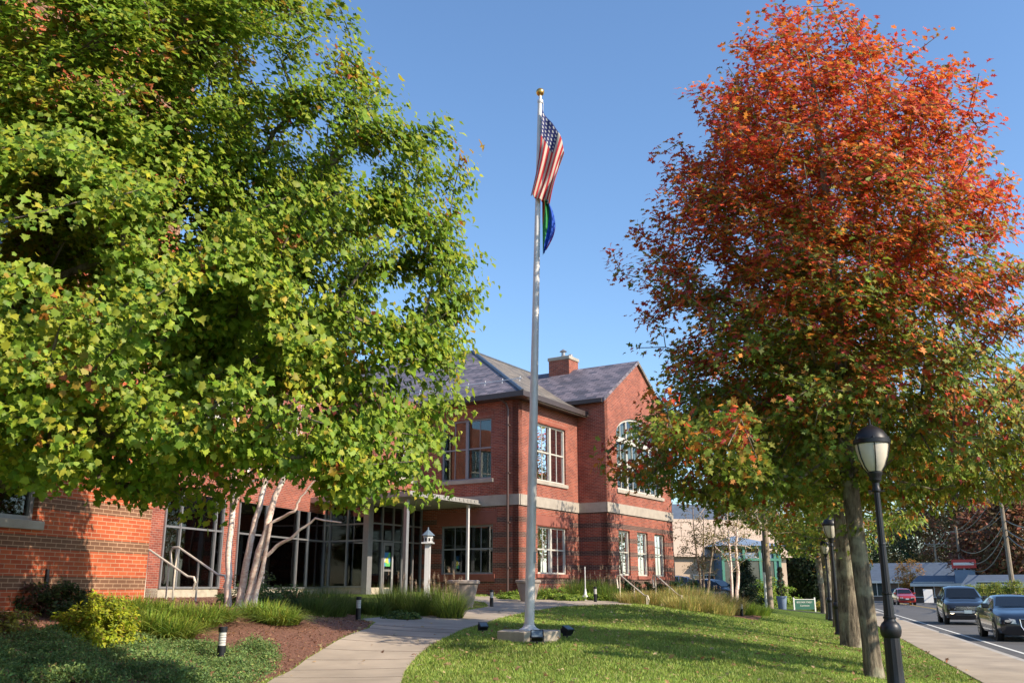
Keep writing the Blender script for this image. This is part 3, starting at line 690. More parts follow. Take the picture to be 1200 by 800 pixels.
def skeleton(rs, trunk, tips, step=.35, sag=.0, rise=.25, wt=.3):
    """greedy branching: every tip grows from the cheapest point already built"""
    P_ = [np.array(p, float) for p in trunk]; par = [-1]+list(range(len(trunk)-1)); L = [0]
    for i in range(1, len(trunk)): L.append(L[-1]+np.linalg.norm(P_[i]-P_[i-1]))
    base = P_[0]; order = np.argsort(np.linalg.norm(tips-np.array(trunk[len(trunk)//2]), axis=1)); ends = np.zeros(len(tips), int)
    n_tr = len(trunk); P_ = list(P_); arr = np.array(P_); La = np.array(L)
    for t in order:
        q = tips[t]; d = np.linalg.norm(arr-q, axis=1); cost = d + wt*La + np.maximum(0, arr[:,2]-q[2]+.15*0)*rise*2
        cost[0:max(1, n_tr//5)] += 6
        j = int(np.argmin(cost)); k = max(1, int(d[j]/step)); a = arr[j]; new = []
        for s in range(1, k+1):
            f = s/k; p = a+(q-a)*f; p = p+np.array([0,0,1])*(np.sin(f*np.pi)*d[j]*.12*(1 if rise > 0 else -1)) + rs.normal(0, .03*step/.35, 3)*(1 if s < k else 0)
            new.append(p)
        m = len(P_)
        for s, p in enumerate(new): P_.append(p); par.append(j if s == 0 else m+s-1); La = np.append(La, La[par[-1]]+np.linalg.norm(p-P_[par[-1]]))
        arr = np.array(P_); ends[t] = len(P_)-1
    return arr, np.array(par), ends
def wood(name, arr, par, r0, rtip, mat, parent, ex=2.25, n=6, trunk_n=0, flare=.35, trunk_r=None):
    r = np.zeros(len(arr)); leafc = np.ones(len(arr), bool); leafc[par[par >= 0]] = False; acc = np.where(leafc, rtip**ex, 0.)
    for i in range(len(arr)-1, 0, -1): acc[par[i]] += acc[i]
    r = acc**(1/ex); s = r0/r[0]; r = rtip + (r-rtip)*(r0-rtip)/(r[0]-rtip) if r[0] > rtip else r
    if trunk_r is not None:
        for i in range(trunk_n): r[i] = max(r[i], trunk_r[i]) if i < len(trunk_r) else r[i]
    V = []; Fc = []; ang = np.arange(n)*2*np.pi/n; ca, sa = np.cos(ang), np.sin(ang)
    for i in range(1, len(arr)):
        a, b = arr[par[i]], arr[i]; t = b-a; L = np.linalg.norm(t)
        if L < 1e-6: continue
        t /= L
        if i < trunk_n: continue
        x = np.cross(t, [0,0,1.] if abs(t[2]) < .9 else [1.,0,0]); x /= np.linalg.norm(x); y = np.cross(t, x)
        ra = min(r[par[i]], r[i]*1.35); rb = r[i]; m = len(V)*n
        V.append(a+ra*(ca[:,None]*x+sa[:,None]*y)); V.append(b+rb*(ca[:,None]*x+sa[:,None]*y))
        for k in range(n):
            k2 = (k+1) % n; Fc += [(m+k, m+k2, m+n+k2), (m+k, m+n+k2, m+n+k)]
    V = np.concatenate(V) if V else np.zeros((0,3)); Fc = np.array(Fc, int).reshape(-1,3)
    if trunk_n:                       # smooth round trunk with a root flare and uneven girth
        m = 16; tv = []; rr = np.random.default_rng(int(r0*1e4)+3); T = arr[:trunk_n]; ph = rr.uniform(0, 6.28, 4); sub = 5; pts = []
        for i in range(trunk_n-1):
            for s in range(sub): f = s/sub; pts.append((T[i]*(1-f)+T[i+1]*f, r[i]*(1-f)+r[i+1]*f))
        pts.append((T[-1], r[trunk_n-1])); z0 = T[0][2]
        for p, q in pts:
            h = p[2]-z0; fl = 1+flare*np.exp(-max(h,0)/.22); a = np.arange(m)*2*np.pi/m
            rad = q*fl*(1+.04*np.sin(3*a+ph[0]+h)+.03*np.sin(5*a+ph[1]-h*2)+flare*.35*np.exp(-max(h,0)/.25)*np.sin(5*a+ph[2]))
            tv.append(np.c_[p[0]+rad*np.cos(a), p[1]+rad*np.sin(a), np.full(m, p[2])])
        o = len(V); tf = []
        for i in range(len(tv)-1):
            for k in range(m): k2 = (k+1) % m; a_, b_, c_, d_ = o+i*m+k, o+i*m+k2, o+(i+1)*m+k2, o+(i+1)*m+k; tf += [(a_,b_,c_),(a_,c_,d_)]
        V = np.r_[V, np.concatenate(tv)]; Fc = np.r_[Fc, np.array(tf)]
    return npmesh(name, V, Fc, mat, parent, smooth=True)
def cluster_leaves(rs, arr, par, ends, per, spread, flat, center, size, sj, droop=.3, up=.7, along=2):
    """leaves sit in sprays round each twig end and back along the twig"""
    cen = []; ax = []
    for e in ends:
        i = e; d = arr[e]-arr[par[e]] if par[e] >= 0 else np.array([0,0,1.]); cen.append(arr[e]); ax.append(d)
        for _ in range(along):
            if par[i] < 0: break
            i = par[i]; cen.append(arr[i]*.5+arr[e]*.5 if _ == 0 else arr[i]); ax.append(d)
    cen = np.repeat(np.array(cen), per, 0); n = len(cen)
    off = rs.normal(0, 1, (n,3)); off /= np.maximum(np.linalg.norm(off, axis=1, keepdims=True), .4)/1; off *= np.array([spread, spread, spread*flat])*rs.uniform(.2,1,(n,1))
    pos = cen+off; out = unit(pos-np.array(center)); nor = out*.75+np.array([.25,-.15,up])+rs.normal(0,.42,(n,3))
    tip = unit(off)*.8+out*.5+np.array([0,0,-droop])+rs.normal(0,.4,(n,3)); sz = size*np.clip(np.exp(rs.normal(0, sj, n)), .5, 1.55)
    return pos, nor, tip, sz, out
def local(v, root): return np.array(v)-np.array(root)
# --- the big maple on the left ------------------------------------
rs = np.random.default_rng(11)
MB0 = Vector((-6.6, 9.6, 0)); MB0.z = gz(MB0.x, MB0.y)
maple = thing('maple_tree', 'large green maple tree filling the left side with a few leaves turning orange', 'tree', MB0)
lobes = []
for x, y, D, r in [(120,330,9.6,(2.2,2.1,1.9)),(395,345,9.0,(1.42,1.3,1.25)),(300,110,9.6,(1.35,1.5,1.5)),(100,90,9.8,(2.1,2,1.9)),(380,500,8.6,(1.15,1.1,.72)),(462,450,8.8,(.72,.8,.55)),(500,330,9.2,(.6,.7,.8)),(430,545,8.4,(.75,.8,.4)),(300,560,8.6,(1.0,.9,.35)),
                   (110,490,8.6,(1.8,1.5,.72)),(-150,250,9.4,(2.4,2.3,2.4)),(470,225,9.2,(.78,.8,.8)),(210,-90,10.2,(1.7,1.8,1.7)),(110,-10,9.0,(1.6,1.5,1.2)),(-60,-60,10,(2.2,2,2)),(250,250,10.2,(1.6,1.6,1.6)),
                   (-60,500,8.2,(1.3,1.4,.8)),(330,325,12.0,(1.5,1.2,1.4)),(200,310,12.6,(1.5,1.2,1.6)),(90,330,12.4,(1.2,1,1.5)),(60,60,8.3,(1.2,1,1)),(-10,15,8.0,(1.2,1,1)),(180,110,9.4,(1.1,1,1)),(400,190,9.4,(1.0,1,1)),(90,130,8.6,(1.1,.9,.9)),(245,420,8.0,(1.3,.9,1.0)),(30,300,7.6,(1.1,.9,1.3)),(250,505,9.4,(1.5,1.3,.8))]:
    p = at(x, y, D); lobes.append((np.array(p), np.array(r)))
vol = np.array([np.prod(r) for _, r in lobes]); NA = 2500; tips = []
while len(tips) < NA:
    c, r = lobes[rs.choice(len(lobes), p=vol**.75/np.sum(vol**.75))]; d = unit(rs.normal(0,1,3)); p = c+r*d*rs.uniform(.55,1)**.6
    wq = (p[0]-Wc.x)*qd.x+(p[1]-Wc.y)*qd.y
    if wq < .7 or p[2] < 2.5+.3*math.sin(p[0]*2.6+1)+.2*math.sin(p[0]*6+p[1]*3) or p[1] < 5.6: continue
    if sum(np.sum(((p-c2)/(r2*.72))**2) < 1 for c2, r2 in lobes) and rs.random() < .8: continue
    tips.append(p)
tips = np.array(tips)
tr = [(MB0.x+.05*math.sin(h), MB0.y+.04*math.cos(h*1.3), MB0.z-.1+h) for h in (0,.5,1.1,1.7,2.3,3,3.8,4.7,5.6,6.6,7.6,8.6)]
arr, par, ends = skeleton(rs, tr, tips, wt=.22); rt = np.array(MB0)
wood('trunk', arr-rt, par, .26, .006, M['bark2'], maple, trunk_n=12, ex=2.3)
pos, nor, tip, sz, out = cluster_leaves(rs, arr, par, ends, 36, .28, .75, at(60,330,10), .060, .3, up=.6, droop=.5)
n = len(pos); print('maple leaves', n)
col = pal(rs, n, [(.23,.33,.035),(.15,.25,.028),(.33,.39,.04),(.44,.36,.04)], [6,3,3,.3], .13)
cl = np.repeat(rs.random(len(ends)*3), 36)[:n]; hue = pal(rs, n, [(.42,.17,.03),(.36,.22,.03),(.38,.10,.04)], [3,4,1])
ye = pal(rs, n, [(.44,.42,.04),(.36,.41,.035)], [1,1]); k = (cl > .80) & (rs.random(n) < .55); col[k] = ye[k]; k = (cl > .955) & (rs.random(n) < .7); col[k] = hue[k]
leaves('crown', pos-rt, nor, tip, sz, col, MAPLE, M['leaf'], maple)
# --- row of pin oaks along the sidewalk ---------------------------
def envelope(z, prof): return np.interp(z, [p[0] for p in prof], [p[1] for p in prof])
def oak(base, prof, n_tip, per, size, label, seed, r0=.22, template=OAK, green=.5, top=None, shift=(0,0), name='oak_tree', group='street trees along the sidewalk', cat='tree', cutleft=None, spread=.3, first=2.6, pal_=None, mat='leafdry'):
    rs = np.random.default_rng(seed); B = Vector(base); root = thing(name, label, cat, B, 0, group); rt = np.array(B)
    z0, z1 = prof[0][0], prof[-1][0]; tips = []
    wts = np.array([envelope(z, prof)**2 for z in np.linspace(z0, z1, 60)]); wts /= wts.sum(); ph = rs.uniform(0, 6.28, 6)
    while len(tips) < n_tip:
        z = z0+(z1-z0)*(rs.choice(60, p=wts)+rs.random())/60; a = rs.uniform(0, 2*PI)
        R_ = envelope(z, prof)*(1+.09*math.sin(3*a+ph[0]+z*.9)+.10*math.sin(5*a+ph[1]-z*1.7)+.11*math.sin(9*a+ph[2]+z*3.3)); u = rs.random()**.42
        x, y = R_*u*math.cos(a)+shift[0]*(z-z0), R_*u*math.sin(a)+shift[1]*(z-z0)
        if seed == 21 and y < -2.0 and z < 5.2 and abs(x+.9) < 1.35: continue      # clipped clear of the street lamp
        tips.append((x, y, z-.25*u*R_*.25))
    tips = np.array(tips); H = z1*.97; hs = np.linspace(-.1, H, 16)
    tr = [(.05*math.sin(h*.8+seed), .05*math.cos(h*.7+seed), h) for h in hs]
    arr, par, ends = skeleton(rs, tr, tips, step=.4, wt=.25, rise=-.15)
    wood('trunk', arr, par, r0, .007, M['bark'], root, trunk_n=14, ex=2.35, trunk_r=[r0*(1-.75*(h/H)**.9) for h in hs[:14]])
    pos, nor, tip, sz, out = cluster_leaves(rs, arr, par, ends, per, spread, .75, (0,0,z0+1), size, .2, up=.45, droop=.3, along=2)
    n = len(pos); q = np.repeat(rs.random(len(pos)//per), per); hh = (pos[:,2]-z0)/(z1-z0); rr = np.hypot(pos[:,0],pos[:,1])/np.maximum(envelope(pos[:,2], prof), .3)
    red = pal(rs, n, [(.74,.15,.04),(.58,.075,.04),(.80,.27,.045),(.38,.05,.05),(.30,.26,.05)], [4,4,3,3,1.4]); gr = pal(rs, n, [(.15,.22,.03),(.24,.31,.04),(.36,.34,.05)], [4,4,2]); orr = pal(rs, n, [(.45,.17,.02),(.36,.20,.03)], [1,1])
    pr = np.clip((hh*2.1-green)+ (rr-.7)*.5 + (q-.5)*.8 + .35*np.sin(pos[:,0]*1.9+pos[:,2]*1.1+seed)*np.sin(pos[:,1]*1.6-pos[:,2]*1.7), 0, 1); s = rs.random(n); col = np.where((s < pr)[:,None], red, gr); k = (np.abs(s-pr) < .10); col[k] = orr[k]
    if pal_ is not None: col = pal(rs, n, pal_[0], pal_[1])
    leaves('crown', pos, nor, tip, sz, col, template, M[mat], root); return root
def rowp(D, q=.9): p = D/rd.y; v = QP(q, D*1.0/1.0); return v
def rowat(px, D): p = at(px, 740, D); return (p.x, p.y, gz(p.x, p.y))
b1 = rowat(1016, 16.2)
oak(b1, [(3.0,2.8),(3.5,4.1),(4.1,4.2),(4.9,3.5),(5.8,3.1),(6.9,3.3),(7.7,3.45),(9.2,3.1),(10.7,2.5),(11.8,1.8),(12.5,1.1),(13.05,.2)], 2700, 12, .12, 'tall red and green oak on the kerb lawn behind the nearest lamp post', 21, r0=.14, green=.16, shift=(.0,.02))
for i, (px, D, lab, r0, nt_, gr) in enumerate([(1000,25.5,'second oak of the row with a thick rough trunk, left of the tallest red oak',.28,520,.75),
        (984,36,'oak with a dark slim trunk standing behind the second lamp post',.17,380,.8),(974,47,'oak beside the third and farthest lamp post',.2,300,.7),
        (967,60,'farthest oak of the sidewalk row, near the green sign',.2,240,.5)]):
    oak(rowat(px, D), [(3.3,2.0),(4.0,3.4),(5.4,3.9),(8,3.6),(11,2.4),(13.3,.3)], nt_, 10, .17+.02*i, lab, 30+i, r0=r0, green=gr, template=DIAM if i else OAK, spread=.4)
def to_l(pts, o): return [tuple(Vector(p)-Vector(o)) for p in pts]
# --- birches ------------------------------------------------------
def stem_tree(name, label, px, D, stems, crown, seed, bark='birchbark', leafn=14, size=.06, pal_=((.2,.2,.04),(.3,.24,.05),(.12,.15,.03)), tips_n=120, group=None, rt_=.006):
    rs = np.random.default_rng(seed); B = onG(px, D); root = thing(name, label, 'tree', B, 0, group); rb = np.array(B)
    ct = []
    for pts in stems:           # photo columns/rows give the lean of every stem at its own depth
        P_ = [np.array(at(x, y, D+dd)) - rb for x, y, dd, r in pts]; P_[0][2] = -.1; rr = [p[3] for p in pts]
        V = []; sub = []
        for i in range(len(P_)-1):
            for s in range(4): f = s/4; sub.append((tuple(P_[i]*(1-f)+P_[i+1]*f+rs.normal(0,.012,3)), rr[i]*(1-f)+rr[i+1]*f))
        sub.append((tuple(P_[-1]), rr[-1])); mb = MB(); mb.tube([s[0] for s in sub], [s[1]*(1.5 if i == 0 else 1) for i, s in enumerate(sub)], 9); mb.build('trunk', M[bark], root, smooth=60); ct.append(P_)
    c, r = crown; c = np.array(at(*c)) - rb; tips = []
    while len(tips) < tips_n: d = unit(rs.normal(0,1,3)); tips.append(c+np.array(r)*d*rs.random()**.45)
    arr, par, ends = skeleton(rs, [tuple(p) for p in ct[0]], np.array(tips), wt=.15)
    base = [np.array(p) for P_ in ct for p in P_]
    wood('branches', arr, par, .05, rt_, M[bark], root, trunk_n=0, n=5)
    pos, nor, tip, sz, out = cluster_leaves(rs, arr, par, ends, leafn, .25, .8, c, size, .2, up=.3, droop=.6, along=1)
    leaves('crown', pos, nor, tip, sz, pal(rs, len(pos), pal_, [1]*len(pal_)), DIAM, M['leaf'], root); return root
stem_tree('birch_tree', 'clump birch with pinkish white stems in the bed below the green maple', 284, 19.5,
  [[(267,712,0,.07),(268,660,0,.066),(272,600,.1,.06),(276,540,.2,.05),(280,470,.3,.03)],
   [(280,714,-.1,.08),(286,670,-.2,.07),(297,620,-.2,.06),(310,570,-.2,.055),(330,500,-.2,.035)],
   [(289,714,-.2,.085),(296,672,-.3,.075),(312,620,-.4,.07),(322,580,-.4,.06),(350,520,-.5,.04)],
   [(292,690,-.2,.05),(300,660,-.3,.04),(325,640,-.4,.035),(346,627,-.5,.028),(370,607,-.6,.02),(400,612,-.7,.012)],
   [(300,640,-.3,.05),(318,612,-.5,.035),(345,598,-.7,.028),(352,582,-.8,.02),(372,560,-.9,.01)],
   ],
  ((335,500,19.0),(1.9,1.4,1.3)), 5, leafn=8, size=.05, tips_n=110)
stem_tree('birch_tree', 'slender white birch pair with thin yellow leaves beyond the bank grasses', 861, 44,
  [[(858,708,0,.07),(857,670,0,.06),(855,640,0,.04),(852,600,0,.02)],[(862,708,0,.09),(865,670,.2,.075),(862,640,.2,.06),(866,600,.2,.03),(862,570,0,.015)]],
  ((858,620,44),(1.7,1.5,1.9)), 6, leafn=9, size=.08, tips_n=150, group='thin young trees beyond the bank', rt_=.009)
stem_tree('young_tree', 'thin grey many stemmed young tree in front of the beige building', 826, 46,
  [[(823,705,0,.06),(820,670,0,.05),(814,630,0,.04),(812,595,0,.02)],[(825,705,0,.06),(825,660,.2,.05),(824,600,.2,.02)],[(828,705,0,.06),(833,660,0,.05),(838,620,0,.03),(845,590,0,.015)]],
  ((824,630,46),(1.7,1.5,1.9)), 7, bark='poleWood', leafn=6, size=.09, tips_n=130, pal_=((.12,.13,.05),(.22,.15,.06),(.08,.10,.03)), group='thin young trees beyond the bank', rt_=.01)
# --- shrubs and ornamental grasses --------------------------------
def shrub(name, label, px, D, w, h, cols, wts, seed, n_tip=70, per=26, size=.06, template=SIMPLE, group=None, up=.6, cat='shrub', dz=0, flat=.7, dep=None, mat='leaf'):
    rs = np.random.default_rng(seed); B = onG(px, D); root = thing(name, label, cat, B, 0, group); dep = dep or w
    tips = []
    while len(tips) < n_tip: d = unit(rs.normal(0,1,3)); d[2] = abs(d[2]); tips.append(d*np.array([w/2,dep/2,h])*rs.uniform(.55,1)*(1+.12*rs.normal()))
    tips = np.array(tips); tips[:,2] = np.maximum(tips[:,2], .08*h)
    arr, par, ends = skeleton(rs, [(0,0,-.05),(0,0,h*.1),(0,0,h*.22)], tips, step=.15, rise=0)
    wood('stem', arr, par, .02+.01*h, .003, M['bark'], root, n=4)
    pos, nor, tip, sz, out = cluster_leaves(rs, arr, par, ends, per, .13*max(.6,w*.6), flat, (0,0,-h*.3), size, .22, up=up, droop=.1, along=1)
    pos[:,2] = np.maximum(pos[:,2], .01); leaves('foliage', pos, nor, tip, sz, pal(rs, len(pos), cols, wts, .22), template, M[mat], root); return root
def blades_mesh(rs, n, rad, h, wdt, spread, seg=4, droop=.5):
    a = rs.uniform(0, 2*PI, n); r = rad*np.sqrt(rs.random(n)); b = np.c_[r*np.cos(a), r*np.sin(a), np.zeros(n)]; L = h*rs.uniform(.6,1.1,n)
    az = a+rs.normal(0,.7,n); lean = spread*rs.uniform(.1,1,n)*(.4+.6*r/rad); d = np.c_[np.cos(az), np.sin(az)]; side = np.c_[-np.sin(az), np.cos(az)]; V = np.empty((n, seg*2+1, 3))
    for s in range(seg+1):
        f = s/seg; out = L*lean*(f+droop*f*f); z = L*(f-lean*droop*f**2.2*.9); c = np.c_[b[:,0]+d[:,0]*out, b[:,1]+d[:,1]*out, z]
        if s < seg: w = wdt*(1-f*.75); V[:,2*s] = c+np.c_[side*w/2, np.zeros(n)]; V[:,2*s+1] = c-np.c_[side*w/2, np.zeros(n)]
        else: V[:,2*seg] = c
    F_ = []
    for s in range(seg-1): F_ += [(2*s,2*s+1,2*s+3),(2*s,2*s+3,2*s+2)]
    F_.append((2*seg-2,2*seg-1,2*seg)); k = seg*2+1
    Fa = np.array(F_)[None]+(np.arange(n)*k)[:,None,None]; return V.reshape(-1,3), Fa.reshape(-1,3), k, V[:,-1]
def grass_clump(name, label, px, D, rad, h, cols, wts, seed, n=500, spread=.7, plumes=0, group=None, wdt=.012, cat='plant', seg=4, droop=.5, pcol=((.42,.30,.2),(.5,.38,.27))):
    rs = np.random.default_rng(seed); B = onG(px, D); root = thing(name, label, cat, B, 0, group)
    V, Fa, k, _ = blades_mesh(rs, n, rad, h, wdt, spread, seg, droop); npmesh('blades', V, Fa, M['blade'], root, np.repeat(pal(rs, n, cols, wts, .2), k, 0))
    if plumes:
        V, Fa, k, tips = blades_mesh(rs, plumes, rad*.8, h*1.35, wdt*.5, spread*.6, droop=.2); c = np.repeat(pal(rs, plumes, pcol, [1]*len(pcol), .15), k, 0)
        n2 = 46; cen = np.c_[np.zeros((n2,2)), -rs.uniform(0,.16,n2)]; d = rs.normal(0,1,(n2,3)); d[:,2] += 1.2
        npmesh('flower_stalks', V, Fa, M['blade'], root, c)
        pl = leaves('plume', cen, rs.normal(0,1,(n2,3)), d, np.full(n2,.05), pal(rs, n2, pcol, [1]*len(pcol), .15), NEED, M['blade'], root); pl.location = tips[0]
        for t_ in tips[1:]: c_ = pl.copy(); C.objects.link(c_); c_.parent = root; c_.location = t_
    return root
DG = ((.07,.12,.025),(.10,.16,.03),(.14,.18,.04)); LG = ((.20,.30,.045),(.30,.38,.05),(.14,.24,.035)); TAN = ((.52,.42,.14),(.40,.38,.09),(.60,.46,.20),(.26,.32,.08))
shrub('yellow_shrub', 'bright yellow green shrub on the mulch below the left brick wall', 116, 13.2, 1.25, .62, ((.42,.44,.03),(.32,.38,.03),(.20,.26,.03),(.40,.26,.06)), (4,4,2,.5), 61, n_tip=150, per=30, size=.055)
shrub('low_shrub', 'small yellowish low shrub at the left edge of the bed', 14, 12.6, .8, .3, ((.36,.33,.05),(.25,.24,.05),(.3,.16,.07)), (3,3,1), 62, n_tip=60, per=14, size=.05)
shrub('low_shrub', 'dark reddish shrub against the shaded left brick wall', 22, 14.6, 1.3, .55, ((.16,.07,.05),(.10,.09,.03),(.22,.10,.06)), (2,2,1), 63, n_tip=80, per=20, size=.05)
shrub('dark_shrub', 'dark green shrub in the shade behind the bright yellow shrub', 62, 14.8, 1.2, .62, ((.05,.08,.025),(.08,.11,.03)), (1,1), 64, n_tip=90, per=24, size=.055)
gl_s = [(128,15.6,.55),(158,16.0,.6),(190,16.2,.6),(222,16.0,.6),(248,16.8,.5),(175,15.0,.45),(205,14.9,.42),(140,14.9,.4),(310,18.2,.5),(330,17.6,.4),(95,15.6,.5)]
gl_l = ['second from the left, under the brick wall','under the middle of the brick wall','at the right corner of the brick wall','in front of the first glazed bay','beside the white birch stems, left','front row, below the brick wall corner','front row, in front of the handrail','front row, touching the bright yellow shrub','right of the birch stems','small one at the right end of the mulch','leftmost, behind the bright yellow shrub']
for i, (px, D, r) in enumerate(gl_s): grass_clump('strappy_plant', 'arching green strappy plant ' + gl_l[i], px, D, r*.8, .42, LG+((.40,.40,.08),), (3,3,2,.8), 70+i, n=800, spread=1.15, seg=5, droop=.95, group='arching green plants along the brick wall', cat='plant', wdt=.022)
og = [(345,22.5,.6,.75),(385,23,.65,.8),(368,21.5,.5,.55),(460,25.5,.55,.85),(487,25,.5,.8),(515,25.5,.5,.9),(528,24.6,.45,.75),(440,24.5,.4,.5),(410,24.5,.45,.6)]
ol = ['left of the glazed vestibule','below the vestibule side glass','low one in front of the vestibule plants','in front of the entrance doors','just left of the birdhouse post','behind the birdhouse post, tallest','between the birdhouse post and the planter','small one above the middle path light','small one beside the concrete plinth']
for i, (px, D, r, h) in enumerate(og): grass_clump('feathery_clump', 'fountain grass clump ' + ol[i], px, D, r*.7, h, DG if i < 5 or i > 6 else DG+LG[:2], (2,2,2,1,1)[:3] if i < 5 or i > 6 else (2,2,2,2,2), 90+i, n=1000, spread=.8, plumes=(0,0,0,6,10,26,14,0,0)[i], group='fountain grasses by the entrance', wdt=.011)
for i, (px, D, w, h, lab) in enumerate([(402,26,1.4,.35,'low dark green shrub at the vestibule plinth'),(470,23.8,1.0,.22,'low green plants at the foot of the birdhouse post'),(295,20.5,1.6,.8,'dark leafy shrub in front of the glass behind the birch'),(325,22,1.6,.7,'dark leafy shrub right of the birch below the glass'),
      (600,35.6,1.2,.35,'low bright green plant beside the second planter'),(650,36,1.5,.4,'low green plant behind the flagpole'),(690,36.3,1.4,.35,'low green plants around the white spike light'),(668,35,1.2,.25,'low ground hugging plant at the path edge right of the flagpole')]):
    shrub('low_plant', lab, px, D, w, h, DG if i < 4 else LG, (1,1,1), 110+i, n_tip=60, per=22, size=.07, cat='plant')
for i, (px, D, h, lab) in enumerate([(675,36.8,.9,'left of the white spike light'),(702,37,.95,'right of the white spike light'),(716,36.4,.75,'at the corner of the gable wing'),(640,37,.5,'under the ground floor window')]):
    grass_clump('feathery_clump', 'green fountain grass with pale plumes ' + lab, px, D, .45, h, DG+LG, (1,)*6, 120+i, n=700, plumes=14, group='fountain grasses along the building', wdt=.014)
for i, (px, D, w, h, lab) in enumerate([(738,38.5,1.4,1.0,'left of the steps'),(765,39.5,1.4,.95,'between the two handrails'),(795,41,1.8,1.05,'right of the right handrail'),(808,42.5,1.8,1.1,'at the far corner of the building')]):
    shrub('clipped_shrub', 'dark green clipped shrub ' + lab, px, D, w, h, ((.05,.10,.025),(.07,.13,.03)), (1,1), 130+i, n_tip=90, per=26, size=.08, group='dark shrubs at the foot of the gable')
for i, (px, D, h, lab) in enumerate([(745,34.2,.55,'left of the steps'),(762,34.4,.6,'between the handrails'),(795,35,.95,'right after the handrails'),(812,35.6,1.0,'second along the bank'),(828,36.4,.95,'third along the bank, tan'),(842,37.2,.9,'fourth along the bank'),(853,38.4,.85,'fifth along the bank'),(820,33.8,.7,'front, low on the bank'),(800,33.2,.6,'front, beside the handrail foot'),(840,35.2,.6,'front, at the right of the bank'),(870,39.5,.6,'last, green, at the end of the bank'),(884,40.5,.5,'low end of the bank, smallest')]):
    grass_clump('bank_clump', 'tan and green ornamental grass ' + lab, px, D, .6, h, TAN if i < 10 else LG, (3,2,2,2) if i < 10 else (1,1,1), 140+i, n=900, spread=.75, plumes=8 if i % 3 == 0 else 0, group='tan ornamental grasses on the bank', wdt=.018)
# --- ground cover, grass blades, chips, fallen leaves --------------
rs = np.random.default_rng(5)
path_poly = [tuple(p[:2]) for p in wl_]+[(-3.2,36.5),(.4,37)]+[tuple(p[:2]) for p in wr_]
bed_poly = [tuple(p[:2]) for p in bed]
def scatter(n, x0, x1, y0, y1, keep, fall=0):
    out = []; tot = 0
    while tot < n:
        x = rs.uniform(x0, x1, n); y = rs.uniform(y0, y1, n); k = keep(x, y)
        if fall: k &= rs.random(n) < (y0/np.maximum(y, y0))**fall
        out.append(np.c_[x, y][k]); tot += k.sum()
    p = np.concatenate(out)[:n]; return np.c_[p, gz_arr(p[:,0], p[:,1])]
def qof(x, y): return x*qd.x+y*qd.y
walls_poly = [(-.2,38),(4,44),(8,50),(-8,50),(-12,36),(-5.7,37.3)]
def on_lawn(x, y): return ~inside(x, y, path_poly) & ~inside(x, y, bed_poly) & (qof(x, y) < 2.5) & (x > -4.5) & ~inside(x, y, [(3.4,34.2),(9.2,36),(10.4,40),(9.8,46),(-1,47),(-1,37)])
P_ = scatter(330000, -4.5, 14, 10.4, 44, on_lawn, 1.7); n = len(P_); D_ = P_[:,1]
h = .043*rs.uniform(.5,1.3,n)*(1+.012*D_); a = rs.uniform(0,2*PI,n); w = .0028+.00045*D_; sd_ = np.c_[np.cos(a),np.sin(a),np.zeros(n)]*w[:,None]; tp = np.c_[rs.normal(0,.4,n)*h, rs.normal(0,.4,n)*h, h]
V = np.stack([P_-sd_, P_+sd_, P_+tp], 1).reshape(-1,3); pt = np.sin(P_[:,0]*1.3+np.sin(P_[:,1]*.8)*2)+np.sin(P_[:,1]*1.1+P_[:,0]*.5)
c1 = pal(rs, n, [(.24,.33,.06),(.31,.40,.075),(.18,.27,.05),(.46,.42,.17)], [4,3,3,.8], .16)*(1+.12*pt+.10*np.sin(P_[:,0]*5.1+P_[:,1]*2.3)*np.sin(P_[:,1]*4.3-P_[:,0]*1.7))[:,None]
o = npmesh('lawn_blades', V, np.arange(n*3).reshape(-1,3), M['blade'], None, np.repeat(c1, 3, 0)); tag(o, 'short green lawn grass around the flagpole', 'grass'); kind(o, 'stuff')
gcp = GPX([(-30,812),(-30,757),(60,752),(140,757),(220,760),(300,757),(322,775),(300,800),(285,812)])
cn_ = scatter(2600, -9, -2, 8, 16, lambda x, y: inside(x, y, gcp) & (np.sin(x*3.1+y*1.7)+np.sin(y*4.3-x*2.2) > -.75)); m = 46
cen = np.repeat(cn_, m, 0)+rs.normal(0,1,(len(cn_)*m,3))*np.array([.08,.08,.035])+np.array([0,0,.08])+np.c_[np.zeros((len(cn_)*m,2)), np.repeat(.05*np.sin(cn_[:,0]*5+cn_[:,1]*3)+.04*np.sin(cn_[:,1]*9),m)]; n = len(cen); d = rs.normal(0,1,(n,3)); d[:,2] = np.abs(d[:,2])*.9
col = pal(rs, n, [(.20,.30,.09),(.14,.24,.08),(.28,.36,.11),(.30,.18,.10)], [4,4,2,.45], .2)
o = leaves('ground_cover', cen, rs.normal(0,1,(n,3))+np.array([.3,-.3,1.2]), d, .032*np.exp(rs.normal(0,.25,n)), col, DIAM, M['leaf']); tag(o, 'low blue green ground cover in the left foreground', 'ground cover'); kind(o, 'stuff')
P_ = scatter(42000, -12, 1, 9, 30, lambda x, y: inside(x, y, bed_poly) & ~inside(x, y, path_poly), 1.3); n = len(P_); P_[:,2] += .03
col = pal(rs, n, [(.27,.13,.075),(.17,.08,.05),(.38,.22,.13),(.46,.30,.20)], [4,3,2,.9], .25)
o = leaves('mulch_chips', P_, rs.normal(0,.5,(n,3))+np.array([0,0,1]), rs.normal(0,1,(n,3)), rs.uniform(.02,.05,n), col, DIAM, M['leafdry']); tag(o, 'shredded brown bark mulch covering the beds', 'mulch'); kind(o, 'stuff')
